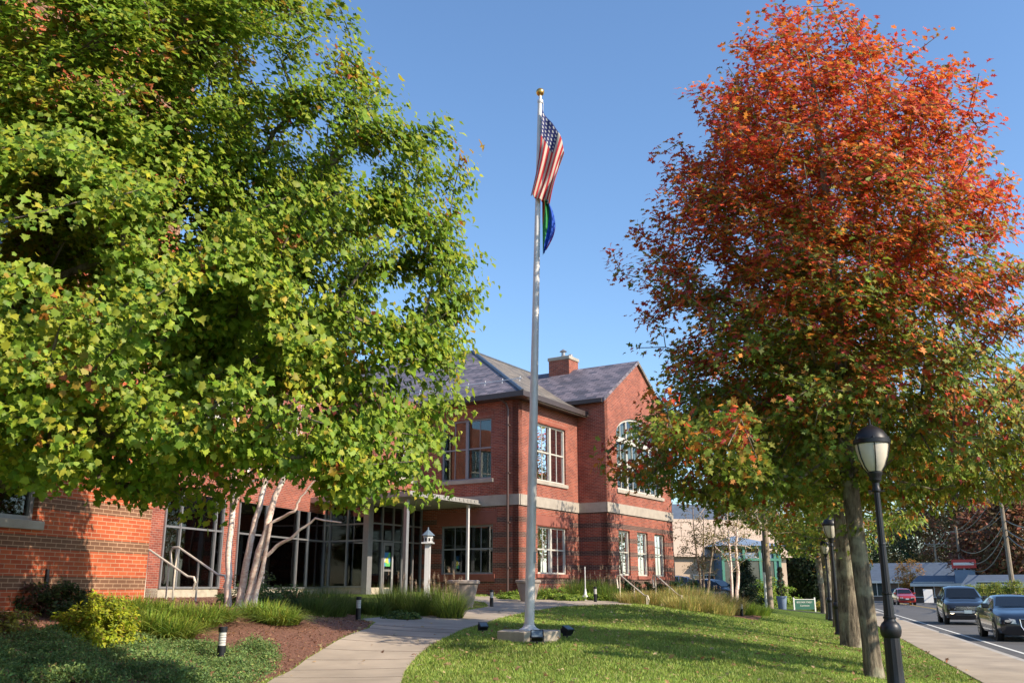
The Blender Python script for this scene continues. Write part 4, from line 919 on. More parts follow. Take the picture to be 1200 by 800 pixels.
P_ = np.r_[scatter(1250, -3, 12, 11, 34, on_lawn, .6), scatter(260, 3, 13, 12, 30, lambda x, y: (qof(x,y) > 0) & (qof(x,y) < 2.6), .5), scatter(200, -8, -1, 10, 24, lambda x, y: inside(x, y, bed_poly), .5), scatter(26, -4, 1, 11, 30, lambda x, y: inside(x, y, path_poly))]
n = len(P_); P_[:,2] += .05; o = leaves('fallen_leaves', P_, rs.normal(0,.35,(n,3))+np.array([0,0,1]), rs.normal(0,1,(n,3)), rs.uniform(.06,.12,n), pal(rs, n, [(.46,.30,.15),(.34,.19,.10),(.55,.42,.25),(.35,.14,.07)], [3,3,3,.5], .2), OAK, M['leafdry'])
tag(o, 'dry brown leaves scattered over the lawn and beds', 'fallen leaves'); kind(o, 'stuff')
M['blueroof'] = pm('blue_grey_roof', (.12,.17,.22), .6, var=.2); M['dark'] = pm('dark_opening', (.01,.01,.012), .9)
# ------------------------------------------------------------------ flagpole, flags, floodlights
FP = Vector(ground(620, 744, 14, 20)) if False else None
fp = at(620, 700, 17.0); fp.z = gz(fp.x, fp.y)
blk = MB(org=fp); pts = [(.60*math.cos(2*PI*k/6+.35), .60*math.sin(2*PI*k/6+.35)) for k in range(6)]
blk.v = []; k6 = len(pts)
b_ = MB((fp, Vector((1,0,0)), Vector((0,1,0))), org=fp); b_.prism(pts, -.3, .17)
ft = b_.build('concrete_footing', M['conc_block'], None, bevel=.015, smooth=0); tag(ft, 'low six sided concrete block under the flagpole', 'concrete footing')
FB = fp + Vector((0,0,.17)); FH = 10.62
fpole = thing('flagpole', 'tall pale tapered metal flagpole with a gilded ball on top', 'flagpole', FB)
mb = MB(); mb.lathe([(.19,.0),(.185,.02),(.13,.045),(.105,.075),(.1,.1)], n=24); mb.build('base_collar', M['pole'], fpole)
LX = .026                                # the pole stands very slightly off plumb
mb = MB(); mb.tube([(LX*z, 0, z) for z in (.07,3,6,8,9.2,FH-.25)], [.088,.083,.066,.055,.047,.043], 20); mb.build('shaft', M['pole'], fpole)
mb = MB((Vector((LX*FH,0,0)), Vector((1,0,0)), Vector((0,1,0)))); mb.lathe([(.055,FH-.3),(.06,FH-.27),(.06,FH-.24),(.03,FH-.22),(.028,FH-.12)], n=14); mb.build('truck', M['pole'], fpole)
mb = MB((Vector((LX*FH,0,0)), Vector((1,0,0)), Vector((0,1,0)))); mb.lathe([(.001+.085*math.sin(PI*t/14), FH-.05-.085*math.cos(PI*t/14)) for t in range(15)], n=20); mb.build('gilded_ball', M['gold'], fpole)
mb = MB(); mb.tube([(LX*(FH-.3)+.07,-.03,FH-.3),(.11,-.05,5),(.10,-.06,1.3)], .006, 5); mb.build('halyard', M['white_metal'], fpole)
mb = MB(); mb.box(.08,.13,-.07,-.05,1.15,1.35); mb.build('cleat', M['alu'], fpole)
def flag_mat(name, us):
    m, n, l, b = nt(name); b.inputs['Roughness'].default_value = .75
    uv = n.new('ShaderNodeUVMap'); uv.uv_map = 'flag'; sp = n.new('ShaderNodeSeparateXYZ'); l.new(uv.outputs[0], sp.inputs[0]); u, v = sp.outputs[0], sp.outputs[1]
    if us:
        st = mth(n, l, 'LESS_THAN', mth(n, l, 'FRACT', mth(n, l, 'MULTIPLY', v, 6.5)), .5)
        c = mixc(n, l, st, (.62,.58,.50), (.48,.02,.035))
        ins = mth(n, l, 'MULTIPLY', mth(n, l, 'LESS_THAN', u, .29), mth(n, l, 'LESS_THAN', v, 7/13))
        fx = mth(n, l, 'ABSOLUTE', mth(n, l, 'SUBTRACT', mth(n, l, 'FRACT', mth(n, l, 'MULTIPLY', u, 20.6)), .5)); fy = mth(n, l, 'ABSOLUTE', mth(n, l, 'SUBTRACT', mth(n, l, 'FRACT', mth(n, l, 'MULTIPLY', v, 9.3)), .5))
        star = mth(n, l, 'LESS_THAN', mth(n, l, 'ADD', fx, fy), .3)
        c = mixc(n, l, ins, c, mixc(n, l, star, (.025,.035,.16), (.7,.7,.68)))
    else:
        cr = n.new('ShaderNodeValToRGB'); cr.color_ramp.interpolation = 'CONSTANT'; e = cr.color_ramp.elements
        st = [(0,(.42,.03,.03)),(.13,(.5,.14,.02)),(.2,(.04,.34,.09)),(.44,(.03,.12,.62)),(.78,(.24,.05,.36)),(.90,(.55,.06,.05))]
        while len(e) < len(st): e.new(.5)
        for i, (p, c_) in enumerate(st): e[i].position = p; e[i].color = rgb(c_)
        l.new(mth(n, l, 'ADD', mth(n, l, 'MULTIPLY', v, .55), mth(n, l, 'MULTIPLY', u, .42)), cr.inputs[0]); c = cr.outputs[0]
    l.new(c, b.inputs['Base Color']); out = n['Material Output']; t = n.new('ShaderNodeBsdfTranslucent'); l.new(c, t.inputs[0]); mx = n.new('ShaderNodeMixShader'); mx.inputs[0].default_value = .3
    l.new(b.outputs[0], mx.inputs[1]); l.new(t.outputs[0], mx.inputs[2]); l.new(mx.outputs[0], out.inputs[0]); return m
def cloth(name, fn, mat, nu=70, nv=50):
    V = []; UV = []
    for j in range(nv+1):
        for i in range(nu+1): V.append(fn(i/nu, j/nv)); UV.append((i/nu, j/nv))
    F_ = [(j*(nu+1)+i, j*(nu+1)+i+1, (j+1)*(nu+1)+i+1, (j+1)*(nu+1)+i) for j in range(nv) for i in range(nu)]
    me = bpy.data.meshes.new(name); me.from_pydata(V, [], F_); me.materials.append(mat); uvl = me.uv_layers.new(name='flag')
    for lp in me.loops: uvl.data[lp.index].uv = UV[lp.vertex_index]
    me.polygons.foreach_set('use_smooth', [True]*len(me.polygons)); o = bpy.data.objects.new(name, me); C.objects.link(o)
    s = o.modifiers.new('thickness', 'SOLIDIFY'); s.thickness = .004; return o
def us(u, v):
    # hoist edge runs from the top clip down the right side; the fly hangs down to the left
    hx = .43*math.sin(min(1, v*1.05)*PI*.5)**1.1; hz = -.98*v
    ex = -.24-.03*math.sin(v*5)+.34*v; ez = -1.86-.25*v+.0
    f = u**.95; x = hx*(1-f)+ex*f; z = hz*(1-f)+ez*f
    bulge = math.sin(PI*f); x += .05*bulge*(1-v)*1.2-.03*bulge*v
    y = .07*math.sin(v*16+u*2.2)*(.35+.65*f)+.04*math.sin(v*9-u*5)-.09
    return (x+.055, y, z)
o = cloth('national_flag', us, flag_mat('stars_and_stripes', True)); o.location = FB+Vector((LX*9.8,-.02,10.12)); tag(o, 'limp red, white and blue flag of stripes and stars, upper on the pole', 'flag')
def rb(u, v):
    z = -.06-1.16*u*(1-.12*v); w = .05+.19*math.sin(PI*min(1,u*.93+.05))**.8; x = .09+w*v*1.05; y = .05*math.sin(v*13+u*3)-.07
    return (x, y, z)
o = cloth('rainbow_flag', rb, flag_mat('rainbow_cloth', False)); o.location = FB+Vector((LX*8.0,-.02,8.2)); tag(o, 'limp green, blue and purple rainbow flag hanging under the larger one', 'flag')
def floodlight(label, x, D, yaw, tilt, s=1.0, px0=None):
    p = onG(x, D); r = thing('floodlight', label, 'floodlight', p, yaw, 'ground floodlights around the flagpole')
    mb = MB(); mb.tube([(0,0,-.05),(0,0,.09*s)], .018, 8); mb.build('stake', M['black'], r)
    mb = MB(); mb.box(-.12*s,.12*s,-.012,.012,.07*s,.09*s); mb.box(-.12*s,-.105*s,-.012,.012,.09*s,.17*s); mb.box(.105*s,.12*s,-.012,.012,.09*s,.17*s); mb.build('bracket', M['black'], r, smooth=0)
    c, sn = math.cos(tilt), math.sin(tilt)
    fr = (Vector((0,0,.16*s)), Vector((1,0,0)), Vector((0,c,sn)))
    mb = MB(fr); 
    def pt(a, b, h): return (a, b*c-h*sn, .16*s+b*sn+h*c)
    mb = MB(); n0 = 0
    def bx(a0,a1,b0,b1,h0,h1):
        n = len(mb.v)
        for h in (h0,h1):
            for a,b in ((a0,b0),(a1,b0),(a1,b1),(a0,b1)): mb.v.append(pt(a,b,h))
        for q in ((0,3,2,1),(4,5,6,7),(0,1,5,4),(1,2,6,5),(2,3,7,6),(3,0,4,7)): mb.face([n+i for i in q])
    bx(-.1*s,.1*s,-.07*s,.07*s,-.04*s,.045*s); bx(-.11*s,.11*s,-.08*s,.08*s,.046*s,.062*s); 
    for k in range(5): bx(-.09*s+.04*s*k,-.08*s+.04*s*k,-.06*s,.06*s,-.065*s,-.041*s)
    mb.build('housing', M['black'], r, smooth=0, bevel=.006)
    mb = MB(); bx(-.09*s,.09*s,-.06*s,.06*s,.063*s,.067*s); mb.build('lens', M['blueroof'], r, smooth=0)
floodlight('small floodlight leaning beside the path, left of the flagpole', 566, 18.6, .5, .75, .85)
floodlight('floodlight facing the camera on the front edge of the flagpole block', 629, 16.1, PI, -.9, 1.0)
floodlight('boxy black floodlight on the grass right of the flagpole', 664, 17.3, .9, .5, 1.0)
# ------------------------------------------------------------------ path bollards
def bollard_proto(label):
    r = thing('path_light', label, 'path light', (0,0,0), 0, 'path lights beside the walk and the beds')
    mb = MB(); mb.lathe([(.06,-.05),(.06,.30)], n=16); mb.build('post', M['black'], r)
    mb = MB(); mb.lathe([(.052,.30),(.052,.48)], n=16); ln = mb.build('lens', M['frost2'], r)
    mb = MB()
    for z in (.335,.37,.405,.44): mb.lathe([(.054,z),(.058,z+.004),(.054,z+.008)], n=16)
    mb.build('louvres', M['alu'], r)
    mb = MB(); mb.lathe([(.062,.48),(.062,.545),(.056,.552)], n=16); mb.build('cap', M['black'], r); return r
bp = bollard_proto('nearest black path light with ribbed white lens in the green ground cover')
first = True
for x, D, lab in [(258,13.6,None),(420,22,'path light by the mulch edge below the vestibule'),(576,31,'path light at the bend near the two planters'),(698,34.2,'short path light at the path edge left of the steps'),(869,38,'tiny path light low on the bank of tan grasses')]:
    p = onG(x, D, 780 if first else 715)
    if first: bp.location = p; bp['label'] = 'nearest black path light with ribbed white lens in the green ground cover'; first = False
    else: dup(bp, p, 0, lab)
# ------------------------------------------------------------------ birdhouse on post
p = onG(500, 28.0); bh = thing('birdhouse', 'white square post with a blue roofed birdhouse in the entrance planting', 'birdhouse', p); bh.scale = (1.12,1.12,1.38)

mb = MB(); mb.box(-.075,.075,-.075,.075,-.1,1.38); mb.build('post', M['white_metal'], bh, smooth=0, bevel=.008)
mb = MB(); mb.box(-.16,.16,-.16,.16,1.382,1.41); mb.build('ledge', M['white_metal'], bh, smooth=0)
mb = MB(); mb.lathe([(.13,1.412),(.13,1.55)], n=8); hs_ = mb.build('house', M['white_metal'], bh, smooth=20)
mb = MB()
for k in range(8):
    a = 2*PI*(k+.5)/8; c_, s_ = math.cos(a), math.sin(a); r_ = .1215
    mb.fr = (Vector((c_*r_, s_*r_, 0)), Vector((-s_, c_, 0)), Vector((c_, s_, 0))); mb.prism([(-.025,0),(.025,0),(.025,.004),(-.025,.004)], 1.43, 1.50)
mb.fr = IDF; mb.build('openings', M['dark'], hs_, smooth=0)
mb = MB(); mb.lathe([(.175,1.552),(.17,1.565),(.02,1.68),(.015,1.73)], n=8); mb.build('roof', M['blueroof'], bh, smooth=20)
# ------------------------------------------------------------------ planters
def planter(label, px, D, s=1):
    p = onG(px, D); r = thing('planter', label, 'planter', p, 0, 'large round stone planters')
    mb = MB(); mb.lathe([(.26*s,-.02),(.27*s,.03),(.42*s,.66*s),(.44*s,.67*s)], n=28); mb.build('bowl', M['planter'], r)
    mb = MB(); mb.lathe([(.45*s,.672*s),(.47*s,.69*s),(.47*s,.76*s),(.43*s,.78*s),(.40*s,.74*s)], n=28); mb.build('rim', M['planter'], r)
    mb = MB(); mb.lathe([(.39*s,.70*s),(.2*s,.745*s)], n=20); mb.build('soil', M['mulch'], r); return r
planter('left stone planter below the slender white canopy column', 543, 30, 1.1); planter('right stone planter partly behind the flagpole', 619, 34, .98)
# white spike light
p = onG(686, 35.8); r = thing('spike_light', 'thin white post with flared white foot in the plants by the wall', 'garden light', p)
mb = MB(); mb.lathe([(.13,0.15),(.12,.17),(.05,.26),(.035,.42),(.03,.45)], n=14); mb.build('foot', M['white_metal'], r); mb = MB(); mb.tube([(0,0,-.05),(0,0,.16)], .05, 8); mb.build('stake', M['white_metal'], r)
mb = MB(); mb.tube([(0,0,.45),(0,0,1.25)], .022, 8); mb.build('post', M['white_metal'], r)
# ------------------------------------------------------------------ handrails and steps
def handrail(label, A, B_, z0, hgt, drop, group, mat='rail', legs=(0.02,.55,.98), rad=.024):
    A = Vector(A); B_ = Vector(B_); o = Vector((A.x, A.y, z0)); r = thing('handrail', label, 'handrail', o, 0, group); d = B_-A; d.z = 0
    def P3(f, z): q = d*f; return (q.x, q.y, z)
    mb = MB(); mb.tube([P3(-.06,hgt-.45),P3(-.1,hgt-.12),P3(-.06,hgt),P3(.06,hgt),P3(.9,hgt-drop),P3(1.02,hgt-drop-.02),P3(1.06,hgt-drop-.14),P3(1.02,hgt-drop-.3)], rad, 8); mb.build('rail', M[mat], r)
    for f in legs: mb = MB(); zt = hgt-drop*max(0,min(1,(f-.06)/.84))-.02; mb.tube([P3(f,-.9),P3(f,zt)], rad*.85, 8); mb.build('leg', M[mat], r)
    return r
st0 = at(735, 700, 34.5); st1 = at(785, 700, 36.0)
s_o = Vector((st0.x, st0.y, 0)); dirS = Vector((.92,.05,0)).normalized()
for (x0, D0, x1, D1, lab) in [(726,35.2,758,33.3,'left pale metal handrail of the steps beside the gable'),(768,36.4,798,34.2,'right pale metal handrail of the steps beside the gable')]:
    A = at(x0, 690, D0); B_ = at(x1, 690, D1); zz = at(x0, 674, D0).z; dz = zz-at(x1-3, 697, D1).z; gzz = gz(A.x, A.y); handrail(lab, A, B_, gzz, zz-gzz, dz, 'handrails of the garden steps')
sf = thing('garden_steps', 'concrete steps going down from the walk between the two pale handrails', 'steps', (4.6,34.1,gz(4.6,34.1)))
for k in range(4): mb = MB((Vector((.25+.36*k,-.25*k,0)), Vector((.82,-.57,0)), Vector((.57,.82,0)))); mb.box(0,.42,0,1.5,-.5,.05-.13*k); mb.build('step', M['concrete'], sf, smooth=0, bevel=.01)
for (x0, D0, y0, x1, D1, y1, lab) in [(172,23.5,644,226,22.5,675,'left pale handrail crossing the glazed wall beside the brick corner'),(206,24.5,641,262,23.2,673,'right pale handrail crossing the glazed wall beside the birch')]:
    A = at(x0, y0, D0); B_ = at(x1, y1, D1); gzz = gz(A.x, A.y); handrail(lab, A, B_, gzz, A.z-gzz, A.z-B_.z, 'handrails along the glazed link', rad=.028, legs=(.03,.5))
# ------------------------------------------------------------------ street lamps
def lamp_proto(label):
    r = thing('street_lamp', label, 'street lamp', (0,0,0), 0, 'black acorn street lamps')
    mb = MB(); mb.lathe([(.155,-.1),(.155,.10),(.14,.12),(.125,.16),(.115,.55),(.112,.92)], n=24, flute=.05); mb.build('base', M['black'], r)
    mb = MB(); mb.lathe([(.112,.90),(.135,.93),(.148,.99),(.145,1.05),(.12,1.10),(.085,1.13),(.078,1.16),(.09,1.17),(.09,1.19),(.075,1.2)], n=24); mb.build('bulge', M['black'], r)
    mb = MB(); mb.lathe([(.075,1.2),(.066,1.5),(.075,1.51),(.075,1.53),(.06,1.54),(.045,2.75),(.042,3.0)], n=24, flute=.07); sh = mb.build('shaft', M['black'], r)
    mb = MB(); mb.lathe([(.048,2.2),(.052,2.21),(.052,2.23),(.048,2.24)], n=20); mb.build('collar', M['black'], sh)
    mb = MB(); mb.lathe([(.045,2.98),(.06,3.0),(.06,3.04),(.05,3.06),(.05,3.12),(.085,3.16),(.09,3.22),(.11,3.25),(.11,3.28),(.07,3.29)], n=24); mb.build('capital', M['black'], r)
    mb = MB(); mb.tube([(-.12,0,3.0),(.12,0,3.0)], .012, 6); mb.build('banner_arm', M['black'], r)
    gp = [(.105,3.29),(.155,3.36),(.212,3.50),(.24,3.63),(.247,3.70)]
    mb = MB(); mb.lathe(gp, n=28); mb.build('globe', M['frost'], r)
    mb = MB()
    for k in range(6): a = 2*PI*k/6+.3; mb.tube([((q+.012)*math.cos(a),(q+.012)*math.sin(a),z) for q, z in gp], .009, 5)
    mb.build('cage', M['black'], r)
    mb = MB(); mb.lathe([(.26,3.70),(.272,3.71),(.272,3.77),(.248,3.78),(.23,3.83),(.18,3.91),(.105,3.965),(.05,3.985),(.04,4.0),(.015,4.01),(.012,4.09),(.001,4.1)], n=28); mb.build('cap', M['black'], r)
    mb = MB()
    for k in range(6): a = 2*PI*k/6+.3; mb.box(.245*math.cos(a)-.02,.245*math.cos(a)+.02,.245*math.sin(a)-.02,.245*math.sin(a)+.02,3.72,3.80)
    mb.build('lugs', M['black'], r, smooth=0)
    return r
lp_ = lamp_proto('nearest black acorn street lamp in front of the tallest oak')
LS = [(1039,13.0,None),(979,31.0,'second acorn street lamp, between the dark oak trunks'),(971,46.0,'farthest acorn street lamp, left of the oak row')]
for i, (x, D, lab) in enumerate(LS):
    q = at(x, 690, D); zt = at({0:1020,1:978,2:970}[i], {0:492,1:603,2:630}[i], D).z; z0 = gz(q.x, q.y); s = (zt-z0+.02)/4.1
    o = lp_ if i == 0 else dup(lp_, (0,0,0), 0, lab)
    o.location = (q.x, q.y, z0); o.scale = (s,s,s)
# ------------------------------------------------------------------ cars
def carpaint(name, c, coat=1): m = pm(name, c, .28, .35, var=.03, scale=3, coat=coat); return m
M['carglass'] = pm('tinted_car_glass', (.008,.010,.012), .06, 0, var=.1, spec=.5, coat=0)
M['chrome'] = pm('chrome', (.72,.72,.72), .15, 1, var=.05); M['plastic'] = pm('black_plastic', (.02,.02,.022), .55, var=.1)
M['tyre'] = M['rubber']; M['rim'] = pm('alloy_rim', (.42,.42,.43), .3, .8, var=.1)
M['headlamp'] = pm('headlamp_glass', (.45,.46,.45), .08, .2, var=.3, scale=20, coat=1); M['plate'] = pm('licence_plate', (.42,.52,.55), .5, var=.1, scale=30)
m_, n_, l_, b_ = nt('lit_lamp'); b_.inputs['Emission Color'].default_value = (1,.82,.55,1); b_.inputs['Emission Strength'].default_value = 4; M['litlamp'] = m_
def car(name, label, cat, loc, rz, sec, paint, L, Wd, wheel=.34, axles=(.85,3.6), green=(3,8), wind=(3,5), grille='bars', group=None, drl=True, belt=None):
    """sec rows: y, z low, z belt, half width, z top, half width of top"""
    r = thing(name, label, cat, loc, rz, group); rows = []
    for y, zl, zb, w, zt, wt in sec: rows.append([(0,y,zl),(w*.8,y,zl),(w*.96,y,zl+.06),(w,y,zl+.3*(zb-zl)),(w*1.0,y,zl+.72*(zb-zl)),(w*.965,y,zb),(wt,y,zt-.05*(zt-zb if zt-zb < .4 else 1)),(wt*.6,y,zt),(0,y,zt+.012)])
    n = len(rows[0]); mb = MB(); full = []
    for row in rows: full.append(row+[(-x,y,z) for x,y,z in row[-2:0:-1]])
    m = len(full[0]); mb.v = [p for f_ in full for p in f_]
    for i in range(len(full)-1):
        for k in range(m): k2 = (k+1) % m; mb.face((i*m+k, i*m+k2, (i+1)*m+k2, (i+1)*m+k))
    mb.face(list(range(m-1,-1,-1))); mb.face([(len(full)-1)*m+k for k in range(m)]); body = mb.build('body', paint, r, smooth=42)
    def lerp(a, b, t): return tuple(a[i]+(b[i]-a[i])*t for i in range(3))
    def pane(nm, quad, off, ins=(.06,.94,.1,.92)):
        a, b, c, d = [Vector(q) for q in quad]; nn = (b-a).cross(d-a).normalized()*off; u0,u1,v0,v1 = ins
        P2 = lambda u, v: tuple((a*(1-u)+b*u)*(1-v)+(d*(1-u)+c*u)*v + nn)
        g = MB(); K = 3
        g.v = [P2(u0+(u1-u0)*i/K, v0+(v1-v0)*j/K) for j in range(K+1) for i in range(K+1)]
        for j in range(K):
            for i in range(K): g.face((j*(K+1)+i, j*(K+1)+i+1, (j+1)*(K+1)+i+1, (j+1)*(K+1)+i))
        g.build(nm, M['carglass'], r, smooth=0)
    # windscreen between cowl and roof front
    w0, w1 = wind; a = rows[w0]; b = rows[w1]; wa_ = a[5][0]*.9
    pane('windscreen', ((-wa_,a[6][1]-.0,a[7][2]+.0),(wa_,a[6][1],a[7][2]),(b[6][0]*.97,b[6][1],b[7][2]-.02),(-b[6][0]*.97,b[6][1],b[7][2]-.02)), .045, (.05,.95,.04,.93))
    g0, g1 = green
    for s in (1,-1):
        for i in range(g0, g1):
            p, q = rows[i], rows[i+1]
            if p[6][2]-p[5][2] < .2 and q[6][2]-q[5][2] < .2: continue
            quad = [p[5],q[5],q[6],p[6]]; quad = [(s*x,y,z) for x,y,z in quad]
            if s < 0: quad = [quad[1],quad[0],quad[3],quad[2]]
            pane('side_window', quad, .008, (.04,.96,.1,.9))
        x = s*(Wd/2-.02)
        g = MB(); g.box(min(s*(Wd/2-.06),s*(Wd/2+.16)),max(s*(Wd/2-.06),s*(Wd/2+.16)),sec[w0][0]+.25,sec[w0][0]+.38,sec[w0][4]-.02,sec[w0][4]+.14); g.build('mirror', paint, r, smooth=0, bevel=.03)
        for ay in axles:
            ring = MB((Vector((s*(Wd/2-.10),ay,wheel)), Vector((0,1,0)), Vector((s,0,0))))
            # wheel modelled round the x axis
            def disc(prof, nn_, nm, mat, par=None):
                g = MB(); b0 = 0
                for rr, xx in prof:
                    for k in range(nn_): t = 2*PI*k/nn_; g.v.append((s*(Wd/2-.12+xx), ay+rr*math.cos(t), wheel+rr*math.sin(t)))
                for i in range(len(prof)-1):
                    for k in range(nn_): k2 = (k+1) % nn_; g.face((i*nn_+k, i*nn_+k2, (i+1)*nn_+k2, (i+1)*nn_+k))
                g.face([k for k in range(nn_)]); g.face([(len(prof)-1)*nn_+k for k in range(nn_)]); return g.build(nm, mat, par or r, smooth=30)
            disc([(wheel*1.18,.0),(wheel*1.18,.118),(wheel*1.1,.123)], 28, 'wheel_arch', M['plastic'])
            wh = disc([(wheel,-.1),(wheel,.11),(wheel*.93,.135),(wheel*.7,.138)], 28, 'wheel', M['tyre'])
            disc([(wheel*.68,.10),(wheel*.68,.141),(wheel*.62,.142),(wheel*.6,.125),(wheel*.15,.132),(wheel*.12,.145)], 28, 'rim', M['rim'], wh)
            sp = MB()
            for k in range(10):
                t = 2*PI*k/10; c_, s_ = math.cos(t), math.sin(t); w_ = .02
                pp = [(.1,-w_),(wheel*.62,-w_),(wheel*.62,w_),(.1,w_)]
                base = len(sp.v)
                for xx in (.126,.14):
                    for rr, ww in pp: sp.v.append((s*(Wd/2-.12+xx), ay+rr*c_-ww*s_, wheel+rr*s_+ww*c_))
                for q4 in ((0,1,2,3),(7,6,5,4),(0,4,5,1),(1,5,6,2),(2,6,7,3),(3,7,4,0)): sp.face([base+i for i in q4])
            sp.build('spokes', M['rim'], wh, smooth=0)
        # headlamp
        hz = sec[1][2]; hx = sec[1][3]
        g = MB(); g.v = [(s*.50*hx*1.0,-.012,hz-.16),(s*.88*hx,.03,hz-.15),(s*.99*hx,.32,hz-.09),(s*.97*hx,.42,hz+.0),(s*.72*hx,.06,hz+.0),(s*.52*hx,-.0,hz-.05)]
        g.v += [(x_*.9,y_+.15,z_) for x_,y_,z_ in g.v]; g.face(range(6)); g.face(range(11,5,-1))
        for k in range(6): g.face((k,(k+1)%6,6+(k+1)%6,6+k))
        hl = g.build('headlight', M['headlamp'], r, smooth=0, bevel=.012)
        g = MB(); g.lathe([(.001+.0,0),(.05,0),(.05,.02)], n=14)
        g.v = [(s*.72*hx+v[0], -.03-v[2], hz-.30 if drl else hz-.1) if False else (s*.76*hx+v[0]*1.8, -.035-v[2]+.03, (hz-.33 if drl else hz-.09)+v[1]*.8) for v in g.v]
        g.build('foglight' if drl else 'projector', M['litlamp'] if drl else M['headlamp'], r)
    z0 = sec[0][1]; zh = sec[1][2]; g = MB()
    if grille == 'bars':
        gw_ = Wd*.26; g.box(-gw_,gw_,-.02,.05,zh-.20,zh-.02); gr = g.build('grille', M['plastic'], r, smooth=0)
        g = MB()
        for k in range(3): g.box(-gw_,gw_,-.032,-.021,zh-.185+.055*k,zh-.165+.055*k)
        g.build('grille_bars', M['chrome'], gr, smooth=0)
        g = MB(); ringp = [(.07*math.cos(t*PI/10),-.04,zh-.11+.07*math.sin(t*PI/10)) for t in range(20)]; g.tube(ringp+[ringp[0]], .009, 6, caps=False)
        for a_, b_2 in (((-.03,.05),(0,.005)),((.03,.05),(0,.005)),((-.055,.02),(-.028,-.055)),((-.028,-.055),(0,-.01)),((0,-.01),(.028,-.055)),((.028,-.055),(.055,.02))): g.tube([(a_[0],-.042,zh-.11+a_[1]),(b_2[0],-.042,zh-.11+b_2[1])], .006, 5)
        g.build('emblem', M['chrome'], gr)
        g = MB(); g.box(-Wd*.40,Wd*.40,-.05,.1,z0+.10,z0+.2); g.build('bumper_trim', M['rim'], r, smooth=0, bevel=.02)
        g = MB(); g.box(-Wd*.26,Wd*.26,-.03,.1,z0+.0,z0+.09); g.build('air_intake', M['plastic'], r, smooth=0)
        g = MB(); g.box(-.16,.16,-.065,-.052,z0+.10,z0+.24)
    elif grille == 'frame':
        po = [(-.32,zh-.03),(.32,zh-.03),(.30,zh-.25),(.20,zh-.42),(-.20,zh-.42),(-.30,zh-.25)]
        g.v = [(x,-.03,z) for x,z in po]+[(x,.08,z) for x,z in po]; g.face(range(6)); g.face(range(11,5,-1))
        for k in range(6): g.face((k,(k+1)%6,6+(k+1)%6,6+k))
        gr = g.build('grille', M['plastic'], r, smooth=0); g = MB(); g.tube([(x,-.035,z) for x,z in po]+[(po[0][0],-.035,po[0][1])], .014, 6, caps=False)
        for k in range(4): g.tube([(-.11+.073*k+.04*math.cos(t*PI/8),-.045,zh-.12+.04*math.sin(t*PI/8)) for t in range(17)], .006, 5, caps=False)
        g.build('grille_frame', M['chrome'], gr)
        g = MB(); g.box(-.16,.16,-.05,-.036,zh-.36,zh-.26)
    else:
        g.box(-Wd*.38,Wd*.38,-.03,.06,z0+.06,z0+.28); gr = g.build('grille', M['plastic'], r, smooth=0, bevel=.02); g = MB(); g.box(-.16,.16,-.045,-.032,z0+.16,z0+.28)
    g.build('licence_plate', M['plate'], r, smooth=0)
    return r
suv = [(0,.42,.78,.74,.80,.60),(.10,.26,.86,.88,.93,.68),(.55,.22,.96,.955,1.03,.78),(1.10,.22,1.02,.965,1.10,.80),(1.35,.22,1.05,.965,1.16,.80),(2.05,.22,1.09,.965,1.66,.68),(2.7,.22,1.11,.965,1.75,.69),(3.6,.22,1.12,.96,1.74,.67),(4.35,.24,1.13,.95,1.66,.63),(4.68,.30,1.08,.92,1.20,.80),(4.8,.42,.9,.8,.95,.68)]
sedan = [(0,.36,.60,.74,.62,.58),(.10,.20,.72,.87,.76,.66),(.55,.17,.80,.92,.87,.76),(1.2,.17,.88,.925,.96,.78),(1.5,.17,.91,.925,1.01,.76),(2.2,.17,.94,.925,1.36,.62),(2.9,.17,.95,.92,1.43,.60),(3.6,.17,.96,.92,1.36,.60),(4.2,.19,.97,.91,1.08,.70),(4.7,.24,.95,.88,1.02,.74),(4.88,.36,.8,.78,.84,.66)]
rav = [(0,.40,.72,.70,.75,.55),(.10,.26,.82,.84,.88,.64),(.5,.22,.92,.91,.99,.74),(.95,.22,.98,.92,1.07,.76),(1.2,.22,1.02,.92,1.13,.76),(1.95,.22,1.05,.92,1.60,.64),(2.6,.22,1.07,.92,1.69,.64),(3.4,.22,1.08,.915,1.66,.62),(4.1,.25,1.1,.90,1.5,.6),(4.5,.30,1.02,.87,1.1,.76),(4.6,.42,.88,.78,.9,.66)]
road_a = math.atan2(rd.y, rd.x) - PI/2          # a car built along +y, nose at y=0, nose towards the camera
def on_road(x, y, q=None, D=None):
    p = at(x, 690, D); return Vector((p.x, p.y, .002))
DK = carpaint('black_car_paint', (.018,.022,.030)); BL = carpaint('dark_blue_black_paint', (.012,.018,.030)); RP = carpaint('red_car_paint', (.42,.03,.03))
pS = on_road(1131, 0, D=44.5); pA = on_road(1203, 0, D=30.2); pR = on_road(1062, 0, D=100)
car('parked_suv' if False else 'suv', 'dark suv with round chrome emblem and lit fog light driving towards the camera', 'car', pS, road_a-.03, suv, DK, 4.8, 1.93, wheel=.38, axles=(.95,3.85), green=(4,9), wind=(4,5), group='cars on the road')
car('sedan', 'glossy black sedan with chrome framed grille at the right edge of the picture', 'car', pA, road_a+.0, sedan, BL, 4.88, 1.85, wheel=.34, axles=(.88,3.80), green=(4,9), wind=(4,5), grille='frame', group='cars on the road', drl=False)
car('compact_suv', 'small red suv farther down the road', 'car', pR, road_a+.06, rav, RP, 4.6, 1.84, wheel=.35, axles=(.9,3.6), green=(4,9), wind=(4,5), grille='plain', group='cars on the road', drl=False)
